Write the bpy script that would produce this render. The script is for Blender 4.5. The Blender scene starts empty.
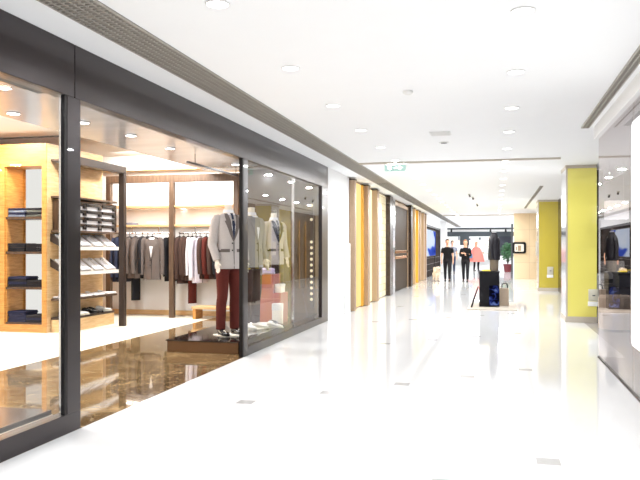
import bpy, bmesh, math, random
from mathutils import Vector, Matrix
R = random.Random(7)
PI = math.pi
SC = bpy.context.scene
COL = SC.collection

# ------------------------------------------------------------------ materials
def lin(c):
    return tuple(((v/255.0)/12.92 if v/255.0 <= .04045 else ((v/255.0+.055)/1.055)**2.4) for v in c) + (1,)

def mat(name, rgb, rough=.5, metal=0., spec=.5, noise=0., nscale=8., bump=0., bscale=60., stretch=(1, 1, 1), emit=0., coat=0.):
    m = bpy.data.materials.new(name); m.use_nodes = True
    nt = m.node_tree; b = nt.nodes['Principled BSDF']; L = nt.links.new
    b.inputs['Base Color'].default_value = lin(rgb)
    b.inputs['Roughness'].default_value = rough
    b.inputs['Metallic'].default_value = metal
    b.inputs['Specular IOR Level'].default_value = spec
    b.inputs['Coat Weight'].default_value = coat
    b.inputs['Coat Roughness'].default_value = .03
    if emit:
        b.inputs['Emission Color'].default_value = lin(rgb); b.inputs['Emission Strength'].default_value = emit
    if noise or bump:
        tc = nt.nodes.new('ShaderNodeTexCoord'); mp = nt.nodes.new('ShaderNodeMapping')
        mp.inputs['Scale'].default_value = stretch
        L(tc.outputs['Object'], mp.inputs['Vector'])
    if noise:
        n = nt.nodes.new('ShaderNodeTexNoise'); n.inputs['Scale'].default_value = nscale; n.inputs['Detail'].default_value = 5
        L(mp.outputs['Vector'], n.inputs['Vector'])
        mx = nt.nodes.new('ShaderNodeMix'); mx.data_type = 'RGBA'
        c = lin(rgb)
        mx.inputs['A'].default_value = tuple(max(0, v*(1-noise)) for v in c[:3]) + (1,)
        mx.inputs['B'].default_value = tuple(min(1, v*(1+noise)) for v in c[:3]) + (1,)
        L(n.outputs['Fac'], mx.inputs['Factor']); L(mx.outputs['Result'], b.inputs['Base Color'])
    if bump:
        n2 = nt.nodes.new('ShaderNodeTexNoise'); n2.inputs['Scale'].default_value = bscale; n2.inputs['Detail'].default_value = 3
        L(mp.outputs['Vector'], n2.inputs['Vector'])
        bp = nt.nodes.new('ShaderNodeBump'); bp.inputs['Strength'].default_value = bump; bp.inputs['Distance'].default_value = .01
        L(n2.outputs['Fac'], bp.inputs['Height']); L(bp.outputs['Normal'], b.inputs['Normal'])
    return m

def mat_wood(name, dark, light, rough=.4, scale=(1.5, 1.5, 14)):
    m = bpy.data.materials.new(name); m.use_nodes = True
    nt = m.node_tree; b = nt.nodes['Principled BSDF']; L = nt.links.new
    tc = nt.nodes.new('ShaderNodeTexCoord'); mp = nt.nodes.new('ShaderNodeMapping'); mp.inputs['Scale'].default_value = scale
    n = nt.nodes.new('ShaderNodeTexNoise'); n.inputs['Scale'].default_value = 2.2; n.inputs['Detail'].default_value = 6; n.inputs['Distortion'].default_value = .6
    r = nt.nodes.new('ShaderNodeValToRGB')
    r.color_ramp.elements[0].position = .3; r.color_ramp.elements[0].color = lin(dark)
    r.color_ramp.elements[1].position = .72; r.color_ramp.elements[1].color = lin(light)
    L(tc.outputs['Object'], mp.inputs['Vector']); L(mp.outputs['Vector'], n.inputs['Vector']); L(n.outputs['Fac'], r.inputs['Fac'])
    L(r.outputs['Color'], b.inputs['Base Color']); b.inputs['Roughness'].default_value = rough
    return m

def mat_marble(name):
    m = bpy.data.materials.new(name); m.use_nodes = True
    nt = m.node_tree; b = nt.nodes['Principled BSDF']; L = nt.links.new
    tc = nt.nodes.new('ShaderNodeTexCoord')
    n = nt.nodes.new('ShaderNodeTexNoise'); n.inputs['Scale'].default_value = 1.5; n.inputs['Detail'].default_value = 9; n.inputs['Distortion'].default_value = 1.6
    r = nt.nodes.new('ShaderNodeValToRGB')
    e = r.color_ramp.elements
    e[0].position = .28; e[0].color = lin((84, 62, 38)); e[1].position = .74; e[1].color = lin((172, 146, 106))
    x = e.new(.5); x.color = lin((116, 92, 60)); x = e.new(.6); x.color = lin((138, 112, 76))
    v = nt.nodes.new('ShaderNodeTexNoise'); v.inputs['Scale'].default_value = 2.6; v.inputs['Detail'].default_value = 6; v.inputs['Distortion'].default_value = 3.
    r2 = nt.nodes.new('ShaderNodeValToRGB'); e = r2.color_ramp.elements
    e[0].position = .485; e[0].color = (0, 0, 0, 1); e[1].position = .515; e[1].color = (0, 0, 0, 1)
    x = e.new(.5); x.color = (.6, .6, .6, 1)
    mx = nt.nodes.new('ShaderNodeMix'); mx.data_type = 'RGBA'; mx.inputs['B'].default_value = lin((222, 200, 160))
    L(tc.outputs['Object'], n.inputs['Vector']); L(tc.outputs['Object'], v.inputs['Vector'])
    L(n.outputs['Fac'], r.inputs['Fac']); L(v.outputs['Fac'], r2.inputs['Fac'])
    L(r2.outputs['Color'], mx.inputs['Factor']); L(r.outputs['Color'], mx.inputs['A']); L(mx.outputs['Result'], b.inputs['Base Color'])
    b.inputs['Roughness'].default_value = .04; b.inputs['Specular IOR Level'].default_value = .7
    return m

def mat_glass(name, tint=(1, 1, 1), ior=1.5, gain=1., refl=(1, 1, 1)):
    m = bpy.data.materials.new(name); m.use_nodes = True
    nt = m.node_tree; L = nt.links.new
    nt.nodes.remove(nt.nodes['Principled BSDF'])
    out = nt.nodes['Material Output']
    t = nt.nodes.new('ShaderNodeBsdfTransparent'); t.inputs['Color'].default_value = tint + (1,)
    g = nt.nodes.new('ShaderNodeBsdfGlossy'); g.inputs['Roughness'].default_value = 0.; g.inputs['Color'].default_value = refl + (1,)
    f = nt.nodes.new('ShaderNodeFresnel'); f.inputs['IOR'].default_value = ior
    k = nt.nodes.new('ShaderNodeMath'); k.operation = 'MULTIPLY'; k.inputs[1].default_value = gain; k.use_clamp = True
    mx = nt.nodes.new('ShaderNodeMixShader')
    ge = nt.nodes.new('ShaderNodeNewGeometry'); inv = nt.nodes.new('ShaderNodeMath'); inv.operation = 'SUBTRACT'; inv.inputs[0].default_value = 1.
    fr = nt.nodes.new('ShaderNodeMath'); fr.operation = 'MULTIPLY'      # reflect once, on the outer face of the pane
    L(ge.outputs['Backfacing'], inv.inputs[1]); L(f.outputs['Fac'], k.inputs[0]); L(k.outputs[0], fr.inputs[0]); L(inv.outputs[0], fr.inputs[1]); L(fr.outputs[0], mx.inputs['Fac'])
    L(t.outputs['BSDF'], mx.inputs[1]); L(g.outputs['BSDF'], mx.inputs[2]); L(mx.outputs['Shader'], out.inputs['Surface'])
    return m

def mat_emit(name, rgb, s):
    m = bpy.data.materials.new(name); m.use_nodes = True
    nt = m.node_tree; nt.nodes.remove(nt.nodes['Principled BSDF'])
    e = nt.nodes.new('ShaderNodeEmission'); e.inputs['Color'].default_value = lin(rgb); e.inputs['Strength'].default_value = s
    nt.links.new(e.outputs['Emission'], nt.nodes['Material Output'].inputs['Surface'])
    return m

def mat_screen(name, stops, scale, strength, off=(0, 0, 0)):
    """a lit picture: soft blobs of colour on a screen"""
    m = bpy.data.materials.new(name); m.use_nodes = True
    nt = m.node_tree; L = nt.links.new; nt.nodes.remove(nt.nodes['Principled BSDF'])
    tc = nt.nodes.new('ShaderNodeTexCoord'); mp = nt.nodes.new('ShaderNodeMapping')
    mp.inputs['Scale'].default_value = scale; mp.inputs['Location'].default_value = off
    n = nt.nodes.new('ShaderNodeTexNoise'); n.inputs['Scale'].default_value = 1.; n.inputs['Detail'].default_value = 2; n.inputs['Distortion'].default_value = .8
    r = nt.nodes.new('ShaderNodeValToRGB'); e = r.color_ramp.elements
    e[0].position, e[0].color = stops[0][0], lin(stops[0][1]); e[1].position, e[1].color = stops[-1][0], lin(stops[-1][1])
    for p, c in stops[1:-1]:
        x = e.new(p); x.color = lin(c)
    em = nt.nodes.new('ShaderNodeEmission'); em.inputs['Strength'].default_value = strength
    L(tc.outputs['Object'], mp.inputs['Vector']); L(mp.outputs['Vector'], n.inputs['Vector']); L(n.outputs['Fac'], r.inputs['Fac'])
    L(r.outputs['Color'], em.inputs['Color']); L(em.outputs['Emission'], nt.nodes['Material Output'].inputs['Surface'])
    return m

def mat_tiles(name, c1, c2, mortar, sx, sy, rough, emit=0.):
    m = bpy.data.materials.new(name); m.use_nodes = True
    nt = m.node_tree; b = nt.nodes['Principled BSDF']; L = nt.links.new
    tc = nt.nodes.new('ShaderNodeTexCoord'); sp = nt.nodes.new('ShaderNodeSeparateXYZ'); cb = nt.nodes.new('ShaderNodeCombineXYZ')
    ad = nt.nodes.new('ShaderNodeMath'); ad.operation = 'ADD'
    br = nt.nodes.new('ShaderNodeTexBrick'); br.offset = 0; br.inputs['Scale'].default_value = 1
    br.inputs['Brick Width'].default_value = sx; br.inputs['Row Height'].default_value = sy; br.inputs['Mortar Size'].default_value = .006
    br.inputs['Color1'].default_value = lin(c1); br.inputs['Color2'].default_value = lin(c2); br.inputs['Mortar'].default_value = lin(mortar)
    L(tc.outputs['Object'], sp.inputs[0]); L(sp.outputs['X'], ad.inputs[0]); L(sp.outputs['Y'], ad.inputs[1])
    L(ad.outputs[0], cb.inputs['X']); L(sp.outputs['Z'], cb.inputs['Y']); L(cb.outputs[0], br.inputs['Vector'])
    L(br.outputs['Color'], b.inputs['Base Color']); b.inputs['Roughness'].default_value = rough
    if emit:
        L(br.outputs['Color'], b.inputs['Emission Color']); b.inputs['Emission Strength'].default_value = emit
    return m

M = {}
M['floor'] = mat('polished_white_stone', (236, 236, 237), .06, 0, .5, .015, 1.2)
M['inlay'] = mat('grey_inlay_stone', (184, 182, 180), .12, 0, .5, .08, 30)
M['ceil'] = mat('matt_white_ceiling_paint', (240, 241, 242), .9, 0, .2, .01, 3)
M['white'] = mat('white_wall_paint', (240, 240, 240), .7, 0, .3, .012, 4)
M['bronze'] = mat('dark_bronze_metal', (64, 58, 59), .32, .85, .5, .06, 3, stretch=(1, .2, 6), coat=.35)
M['bronze_edge'] = mat('black_bronze_edge', (30, 27, 27), .35, .6)
M['steel'] = mat('brushed_steel_soffit', (224, 228, 238), .2, .5, .5, .16, 1.6, stretch=(.35, 2.2, 1))  # stretched streaks put soft reflections into the base colour
M['chrome'] = mat('bright_chrome', (226, 226, 228), .12, 1., .5, .02, 9)
M['grille'] = mat('grey_grille_slats', (168, 163, 155), .5, .2, .5, .06, 14)
M['grille_back'] = mat('dark_grille_void', (98, 95, 90), .8, 0, .2, .05, 8)
M['marble'] = mat_marble('brown_emperador_marble')
M['cream_floor'] = mat('cream_carpet_stone', (232, 224, 208), .5, 0, .4, .04, 7, .08, 90)
M['oak'] = mat_wood('honey_oak_veneer', (176, 116, 50), (214, 158, 86), .45, (2, 2, 18))
M['oak_light'] = mat_wood('pale_oak_veneer', (204, 164, 112), (232, 200, 152), .45, (2, 2, 18))
M['walnut'] = mat_wood('dark_walnut', (58, 40, 28), (92, 66, 46), .35, (14, 2, 2))
M['walnut_post'] = mat_wood('brown_walnut_post', (74, 56, 44), (104, 82, 64), .4, (14, 14, 1.5))
M['espresso'] = mat('espresso_metal', (54, 43, 38), .4, .3, .5, .08, 5)
M['panel_dark'] = mat('dark_brown_lacquer', (74, 60, 46), .25, 0, .5, .1, 2)
M['glass'] = mat_glass('clear_shop_glass', (.985, .99, .985), 1.5, 1.05)
M['glass_tint'] = mat_glass('grey_tinted_glass', (.82, .80, .81), 1.5, 1.45, (.84, .80, .79))
M['lamp'] = mat_emit('lamp_diffuser', (255, 253, 248), 9.)
M['lightbox'] = mat_emit('backlit_white_acrylic', (255, 255, 255), 2.)
M['niche_back'] = mat_emit('backlit_niche_panel', (246, 244, 240), 1.35)
M['warm_lit'] = mat_emit('warm_lit_acrylic', (255, 228, 150), 1.6)
M['warm_lit2'] = mat_emit('cream_lit_acrylic', (255, 244, 196), 2.)
M['bulb'] = mat_emit('bulb_glow', (255, 240, 208), 1.6)  # glow stands in for lamps reflected in the window pane
M['green_glass'] = mat('back_painted_green_glass', (232, 222, 116), .08, 0, .5, .02, 2, coat=.4)
M['olive_glass'] = mat('back_painted_olive_glass', (196, 178, 72), .1, 0, .5, .03, 2, coat=.4)
M['taupe_trim'] = mat('taupe_metal_trim', (196, 186, 172), .4, .2, .5, .04, 6)
M['stone'] = mat_tiles('cream_sandstone_panels', (238, 214, 176), (232, 206, 166), (206, 178, 140), 3.2, .74, .5)
M['tan'] = mat('champagne_bronze', (172, 146, 120), .4, .25, .5, .03, 4)
M['ochre'] = mat('gold_lacquer', (220, 164, 62), .3, .2, .5, .03, 3)
M['mosaic'] = mat_tiles('champagne_glass_mosaic', (240, 226, 180), (250, 242, 214), (206, 180, 120), .3, .19, .12, .35)
M['darkwood'] = mat_wood('near_black_veneer', (36, 24, 18), (64, 46, 36), .25, (2, 2, 10))
M['darkwood_matt'] = mat_wood('black_matt_veneer', (26, 18, 14), (44, 32, 26), .9, (2, 2, 10))
M['darkwood_matt'].node_tree.nodes['Principled BSDF'].inputs['Specular IOR Level'].default_value = .1
M['dark_glass'] = mat('smoked_door_glass', (52, 38, 24), .5, 0, .1, .05, 3)
M['gold'] = mat('polished_gold', (226, 170, 60), .18, 1., .5, .03, 7)
M['black'] = mat('satin_black', (20, 18, 20), .4, 0, .25, .08, 12)
M['black_gloss'] = mat('gloss_black', (17, 16, 20), .25, 0, .2, .06, 6)
M['skin'] = mat('skin', (222, 170, 142), .5, 0, .4, .05, 9)
M['mannequin'] = mat('matt_cream_mannequin', (236, 226, 210), .45, 0, .4, .02, 7)
M['shirt_white'] = mat('white_cotton', (238, 237, 240), .8, 0, .2, .02, 12, .25, 60)
M['lilac'] = mat('lilac_cotton', (226, 220, 232), .8, 0, .2, .05, 12, .3, 60)
M['lilac_scarf'] = mat('lilac_knit', (200, 184, 216), .8, 0, .2, .05, 12, .3, 60)
M['blazer_light'] = mat('light_grey_melange_wool', (184, 176, 172), .9, 0, .2, .12, 60, .35, 180)
M['blazer_grey'] = mat('mid_grey_herringbone_wool', (150, 146, 146), .9, 0, .2, .18, 70, .35, 180)
M['wool_taupe'] = mat('taupe_wool', (110, 98, 92), .9, 0, .2, .14, 60, .35, 160)
M['wool_grey'] = mat('warm_grey_wool', (108, 99, 95), .9, 0, .2, .14, 60, .35, 160)
M['wool_brown'] = mat('dark_brown_wool', (72, 54, 48), .9, 0, .2, .14, 60, .35, 160)
M['wool_maroon'] = mat('maroon_wool', (88, 38, 32), .9, 0, .2, .14, 40, .35, 160)
M['wool_black'] = mat('black_wool', (34, 34, 38), .9, 0, .2, .1, 60, .35, 160)
M['navy'] = mat('navy_wool', (48, 54, 74), .9, 0, .2, .12, 60, .35, 160)
M['denim_blue'] = mat('blue_grey_denim', (128, 136, 156), .9, 0, .2, .14, 40, .35, 120)
M['denim_green'] = mat('grey_green_denim', (100, 102, 98), .9, 0, .2, .14, 40, .35, 120)
M['denim_black'] = mat('black_denim', (40, 38, 42), .9, 0, .2, .12, 40, .35, 120)
M['denim_navy'] = mat('navy_denim', (40, 42, 66), .9, 0, .2, .12, 40, .35, 120)
M['leather_black'] = mat('black_leather', (26, 22, 22), .25, 0, .5, .1, 20)
M['leather_brown'] = mat('brown_leather', (74, 42, 30), .3, 0, .5, .12, 20)
M['leather_white'] = mat('white_leather', (232, 230, 226), .4, 0, .4, .03, 20)
M['red_block'] = mat('brick_red_lacquer', (152, 58, 40), .35, 0, .5, .08, 5)
M['cardboard'] = mat('cream_paper', (244, 236, 222), .7, 0, .3, .03, 9)
M['mirror_bronze'] = mat('polished_bronze_plinth', (110, 82, 58), .09, .75, .5, .15, 3)
M['plinth_top'] = mat('polished_dark_plinth_top', (30, 24, 22), .06, 0, .6, .06, 6)
M['plinth_grey'] = mat('grey_brown_stone_plinth', (112, 104, 98), .12, 0, .6, .12, 2.5)
M['grey_floor'] = mat('grey_stone_floor', (176, 170, 170), .18, 0, .5, .06, 3)
M['grey_ceil'] = mat('dark_grey_ceiling', (70, 68, 70), .9, 0, .2, .015, 3)
M['navy_wall'] = mat('blue_black_wall', (44, 46, 58), .5, 0, .4, .1, 3)
M['taupe_box'] = mat('taupe_fabric', (176, 158, 140), .7, 0, .3, .06, 14)
M['plate'] = mat('grey_plastic_plate', (200, 196, 180), .45, 0, .4, .02, 12)
M['plate_white'] = mat('white_plastic_plate', (244, 244, 240), .4, 0, .4, .01, 12)
M['base_plate'] = mat('grey_beige_carpet_plate', (186, 176, 164), .8, 0, .2, .08, 30, .2, 120)
M['taupe_skirt'] = mat('taupe_linen', (126, 114, 100), .85, 0, .2, .1, 40)
M['coat_black'] = mat('black_padded_cloth', (28, 26, 32), .55, 0, .4, .12, 10)
M['light_edge'] = mat('pale_grey_lining', (206, 204, 204), .8, 0, .2, .04, 10)
M['yellow'] = mat('yellow_cloth', (250, 224, 70), .7, 0, .3, .05, 12)
M['blue_cloth'] = mat('teal_blue_cloth', (96, 126, 158), .8, 0, .2, .1, 12)
M['pink'] = mat('salmon_pink_cloth', (246, 140, 128), .8, 0, .2, .06, 8)
M['hair_dark'] = mat('dark_brown_hair', (52, 36, 28), .6, 0, .3, .2, 40)
M['hair_fair'] = mat('fair_ginger_hair', (206, 142, 92), .6, 0, .3, .15, 40)
M['hair_blonde'] = mat('light_brown_hair', (158, 110, 78), .6, 0, .3, .15, 40)
M['tee_black'] = mat('black_jersey', (24, 23, 25), .85, 0, .2, .1, 30)
M['trouser_black'] = mat('black_trouser_cloth', (34, 33, 38), .85, 0, .2, .1, 30)
M['tee_grey'] = mat('grey_jersey', (120, 122, 132), .85, 0, .2, .1, 30)
M['fur'] = mat('cream_dog_fur', (240, 222, 204), .95, 0, .1, .08, 30, .6, 50)
M['eye'] = mat('dark_eye', (30, 20, 16), .2)
M['lip'] = mat('lip', (176, 96, 86), .5, 0, .3, .05, 9)
M['leaf'] = mat('dark_green_leaf', (58, 104, 62), .5, 0, .4, .25, 12)
M['pot'] = mat('dark_red_pot', (104, 34, 40), .4, 0, .4, .06, 8)
M['soil'] = mat('dark_soil', (50, 38, 30), .95, 0, .1, .2, 30)
M['exit_green'] = mat_emit('exit_sign_green', (206, 242, 230), 1.25)
M['vent'] = mat('light_grey_vent', (224, 224, 222), .6, 0, .3, .03, 9)
M['charcoal'] = mat('charcoal_band', (66, 72, 76), .6, 0, .3, .05, 6)
M['screen_space'] = mat_screen('video_wall_picture', [(0, (10, 16, 60)), (.38, (26, 44, 150)), (.5, (70, 96, 200)), (.56, (210, 226, 250)), (1, (250, 252, 255))], (0, .22, .75), 1.5, (0, 1.1, 0))
M['screen_blue'] = mat_screen('television_picture', [(0, (10, 10, 16)), (.47, (14, 14, 26)), (.54, (30, 60, 170)), (.6, (96, 150, 240)), (.66, (140, 96, 80)), (1, (90, 60, 50))], (7, 7, 3), .8, (3.1, 0, .4))
M['poster_blue'] = mat_screen('blue_poster_picture', [(0, (12, 12, 22)), (.47, (18, 18, 40)), (.56, (50, 66, 150)), (.66, (120, 144, 214)), (1, (150, 170, 230))], (7, 7, 9), .8, (.4, 0, 2))

# ------------------------------------------------------------------ mesh builder
class B:
    def __init__(s): s.bm = bmesh.new()
    def box(s, x0, x1, y0, y1, z0, z1, mi=0, rot=None):
        v = [Vector((x, y, z)) for x in (x0, x1) for y in (y0, y1) for z in (z0, z1)]
        if rot is not None:
            c = Vector(((x0+x1)/2, (y0+y1)/2, (z0+z1)/2)); v = [c + rot @ (p-c) for p in v]
        V = [s.bm.verts.new(p) for p in v]
        for f in ((0, 1, 3, 2), (4, 6, 7, 5), (0, 4, 5, 1), (2, 3, 7, 6), (0, 2, 6, 4), (1, 5, 7, 3)):
            s.bm.faces.new([V[i] for i in f]).material_index = mi
        return s
    def rbox(s, x0, x1, y0, y1, z0, z1, r=.01, seg=2, rot=None):
        b2 = bmesh.new(); bmesh.ops.create_cube(b2, size=1)
        for v in b2.verts: v.co = Vector((v.co.x*(x1-x0), v.co.y*(y1-y0), v.co.z*(z1-z0)))
        bmesh.ops.bevel(b2, geom=list(b2.edges), offset=r, segments=seg, affect='EDGES', profile=.5)
        c = Vector(((x0+x1)/2, (y0+y1)/2, (z0+z1)/2))
        for v in b2.verts: v.co = c + ((rot @ v.co) if rot is not None else v.co)
        s.merge(b2); return s
    def merge(s, b2):
        me = bpy.data.meshes.new('t'); b2.to_mesh(me); b2.free(); s.bm.from_mesh(me); bpy.data.meshes.remove(me)
    def loft(s, rings, cap=True, mi=0):
        VV = [[s.bm.verts.new(p) for p in r] for r in rings]; n = len(rings[0])
        for a, b in zip(VV, VV[1:]):
            for i in range(n):
                s.bm.faces.new((a[i], a[(i+1) % n], b[(i+1) % n], b[i])).material_index = mi
        if cap:
            s.bm.faces.new(list(reversed(VV[0]))).material_index = mi; s.bm.faces.new(VV[-1]).material_index = mi
        return s
    def tube(s, pts, rad, n=10, cap=True, sq=1., smooth_path=0):
        P = [Vector(p) for p in pts]
        rad = list(rad) if hasattr(rad, '__len__') else [rad]*len(P)
        if smooth_path:
            Q, q = [], []
            for i in range(len(P)-1):
                p0, p1, p2, p3 = P[max(i-1, 0)], P[i], P[i+1], P[min(i+2, len(P)-1)]
                for k in range(smooth_path):
                    t = k/smooth_path
                    Q.append(.5*((2*p1)+(p2-p0)*t+(2*p0-5*p1+4*p2-p3)*t*t+(3*p1-p0-3*p2+p3)*t**3)); q.append(rad[i]*(1-t)+rad[i+1]*t)
            Q.append(P[-1]); q.append(rad[-1]); P, rad = Q, q
        d0 = (P[1]-P[0]).normalized(); up = Vector((0, 0, 1)) if abs(d0.z) < .9 else Vector((0, 1, 0))
        x = d0.cross(up).normalized(); rings = []
        for i, p in enumerate(P):
            d = (P[min(i+1, len(P)-1)]-P[max(i-1, 0)]).normalized()
            x = (x - d*x.dot(d)).normalized(); y = d.cross(x)
            rings.append([p + rad[i]*(math.cos(2*PI*k/n)*x + sq*math.sin(2*PI*k/n)*y) for k in range(n)])
        return s.loft(rings, cap)
    def cyl(s, x, y, z0, z1, r0, r1=None, n=20):
        r1 = r0 if r1 is None else r1
        return s.loft([[(x+r*math.cos(2*PI*k/n), y+r*math.sin(2*PI*k/n), z) for k in range(n)] for z, r in ((z0, r0), (z1, r1))])
    def lathe(s, prof, x=0, y=0, n=24, sy=1.):
        return s.loft([[(x+r*math.cos(2*PI*k/n), y+sy*r*math.sin(2*PI*k/n), z) for k in range(n)] for r, z in prof])
    def ell(s, c, r, rot=None, u=16, v=10):
        b2 = bmesh.new(); bmesh.ops.create_uvsphere(b2, u_segments=u, v_segments=v, radius=1)
        for q in b2.verts:
            p = Vector((q.co.x*r[0], q.co.y*r[1], q.co.z*r[2])); q.co = Vector(c) + ((rot @ p) if rot is not None else p)
        s.merge(b2); return s
    def prism(s, pts, axis, a, b):
        """closed 2-d outline extruded along an axis ('x','y','z') from a to b"""
        def P(p, t): return {'x': (t, p[0], p[1]), 'y': (p[0], t, p[1]), 'z': (p[0], p[1], t)}[axis]
        return s.loft([[P(p, a) for p in pts], [P(p, b) for p in pts]])
    def build(s, name, m=None, parent=None, smooth=False, bevel=0., remesh=0., loc=None, tri=False):
        bmesh.ops.recalc_face_normals(s.bm, faces=list(s.bm.faces))
        me = bpy.data.meshes.new(name); s.bm.to_mesh(me); s.bm.free()
        o = bpy.data.objects.new(name, me); COL.objects.link(o)
        for mm in (m if isinstance(m, (list, tuple)) else [m]): me.materials.append(mm)
        if remesh:
            md = o.modifiers.new('r', 'REMESH'); md.mode = 'VOXEL'; md.voxel_size = remesh; md.use_smooth_shade = True
            sm = o.modifiers.new('s', 'SMOOTH'); sm.factor = .5; sm.iterations = 4
            bpy.context.view_layer.update()
            n = bpy.data.meshes.new_from_object(o.evaluated_get(bpy.context.evaluated_depsgraph_get()))
            o.modifiers.clear(); o.data = n; n.name = name; n.materials.clear(); n.materials.append(m); me = n
        if smooth or remesh:
            for p in me.polygons: p.use_smooth = True
        if bevel:
            md = o.modifiers.new('bevel', 'BEVEL'); md.width = bevel; md.segments = 2; md.limit_method = 'ANGLE'
        if smooth and not remesh:
            try:
                me.set_sharp_from_angle(angle=math.radians(50))
            except Exception: pass
        if parent is not None: o.parent = parent
        if loc is not None: o.location = loc
        return o

def thing(name, label, cat, loc=(0, 0, 0), rz=0., group=None):
    o = bpy.data.objects.new(name, None); COL.objects.link(o); o.empty_display_size = .1
    o.location = loc; o.rotation_euler = (0, 0, rz); o['label'] = label; o['category'] = cat
    if group: o['group'] = group
    return o
def tag(o, label, cat, group=None, kind=None):
    o['label'] = label; o['category'] = cat
    if group: o['group'] = group
    if kind: o['kind'] = kind
    return o
def struct(o, label=None, cat=None):
    o['kind'] = 'structure'
    if label: o['label'] = label; o['category'] = cat
    return o
def dup(root, loc=None, rz=None, label=None):
    r = root.copy(); COL.objects.link(r)
    if loc is not None: r.location = loc
    if rz is not None: r.rotation_euler = (0, 0, rz)
    if label: r['label'] = label
    for ch in list(root.children):
        c = ch.copy(); COL.objects.link(c); c.parent = r
        for g in list(ch.children):
            d = g.copy(); COL.objects.link(d); d.parent = c
    return r
ORD = ('first second third fourth fifth sixth seventh eighth ninth tenth eleventh twelfth thirteenth fourteenth fifteenth sixteenth '
       'seventeenth eighteenth nineteenth twentieth twenty-first twenty-second twenty-third twenty-fourth twenty-fifth twenty-sixth').split()
def rot_z(a): return Matrix.Rotation(a, 3, 'Z')
def rot_x(a): return Matrix.Rotation(a, 3, 'X')
def rot_y(a): return Matrix.Rotation(a, 3, 'Y')
def light(name, loc, power, size=.14, color=(.965, .985, 1), shape='DISK', rot=(0, 0, 0), sy=None, spread=180):
    l = bpy.data.lights.new(name, 'AREA'); l.shape = shape; l.size = size; l.energy = power; l.color = color
    if sy: l.size_y = sy
    l.spread = math.radians(spread)
    o = bpy.data.objects.new(name, l); COL.objects.link(o); o.location = loc; o.rotation_euler = rot
    return o

XL = -3.13      # plane of the shopfront
XR = 1.27       # plane of the grey glass wall on the other side
H = 2.96        # mall ceiling

# ------------------------------------------------------------------ setting: floors, ceilings, walls
b = B()
b.box(XL, XR, -7, 15.2, -.1, 0); b.box(XR, 1.62, 9.84, 15.2, -.1, 0); b.box(-9, 2.0, 15.2, 62, -.1, 0)
for i in range(0, 8):
    for k in range(-3, 8):
        x = -2.2+.635*i; y = 6.2+.6*i+3.66*k
        if XL+.15 < x < .75 and y < 32:
            b.box(x-.075, x+.075, y-.075, y+.075, -.01, .0006, 1)
struct(b.build('floor', [M['floor'], M['inlay']]))
struct(B().box(-5.47, XL, -.5, 13.9, -.1, 0).build('floor_marble', M['marble']))
struct(B().box(-11.6, -5.47, -.5, 13.9, -.1, .001).build('floor_cream', M['cream_floor']))
struct(B().box(XR, 1.62, 2, 9.84, -.1, -.001).box(1.62, 8, 2, 19.3, -.1, -.001).build('floor_grey', M['grey_floor']))
struct(B().box(-3.3, XR+.1, -7, 13.0, H, H+.12).build('ceiling', M['ceil']))
b = B().box(-3.3, 2.6, 13.0, 62, H, H+.12)
struct(b.build('ceiling_far', M['ceil']))
struct(B().box(XR+.1, 2.6, 9.86, 13.0, H, H+.12).build('ceiling_recess', M['ceil']))
struct(B().box(XR+.1, 8, 2, 9.86, H, H+.1).box(2.6, 8, 9.86, 13.0, H, H+.1).build('ceiling_right_shop', M['grey_ceil']))
struct(B().box(2.6, 8, 13.0, 19.3, H, H+.1).build('ceiling_right_shop_back', M['grey_ceil']))
struct(B().box(-2.42, 1.10, 13.0, 13.05, H-.03, H).build('trim_1', M['taupe_trim']))
struct(B().box(-2.42, 1.10, 34.6, 34.7, H-.05, H).build('trim_2', M['taupe_trim']))
# shop shell on the left
struct(B().box(-11.6, -5.5, -.5, 13.9, 3.35, 3.45).build('ceiling_shop', M['ceil']))
struct(B().box(-5.55, XL-.13, -.5, 13.35, 2.93, 2.99).build('ceiling_soffit', M['steel']))
struct(B().box(-5.55, -5.5, -.5, 13.35, 2.99, 3.35).build('trim_soffit', M['white']))
struct(B().box(-11.6, -4.8, 13.9, 14.0, 0, 3.45).build('wall_back', M['white']))
struct(B().box(-11.7, -11.6, -.5, 14, 0, 3.45).build('wall_left', M['white']))
struct(B().box(-11.6, XL, -.6, -.5, 0, 3.45).build('wall_front', M['white']))
struct(B().box(-4.72, XL-.02, 13.36, 13.48, 0, 3.35).build('wall_display', M['panel_dark']))
struct(B().box(-4.84, -4.72, 13.3, 13.9, 0, 3.35).build('wall_return', M['oak_light']))
struct(B().box(-11.0, -4.86, 13.87, 13.9, 0, .1).build('baseboard_back', M['oak_light']))
struct(B().box(-11.0, -4.9, 13.72, 13.9, 3.02, 3.08).build('trim_cornice', M['oak_light']))
struct(B().box(-11.5, -7.1, 11.05, 11.13, 3.335, 3.352).build('trim_ceiling_slot', M['charcoal']))
# white wall beyond the shopfront and over the gold facade
struct(B().box(XL-.12, XL, 13.53, 15.59, 0, H).build('wall_white', M['white']))
struct(B().box(XL-.12, XL, 32.9, 42.6, 2.52, H).build('wall_white_over_screen', M['white']))
struct(B().box(XL-.35, XL-.16, 13.6, 43, 0, H).build('wall_left_far', M['white']))
struct(B().box(-3.13, -2.76, 42.6, 43.3, 0, H).build('wall_left_pier', M['white']))
struct(B().box(-9, -8.9, 43, 62, 0, H).build('wall_left_hall', M['white']))
struct(B().box(-9, 3, 61.9, 62, 0, H).build('wall_end', M['white']))
struct(B().box(-9, -3.3, 42.9, 43, 0, H).build('wall_hall_front', M['white']))
struct(B().box(-9, -3.3, 43, 62, H, H+.1).build('ceiling_hall', M['ceil']))
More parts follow.
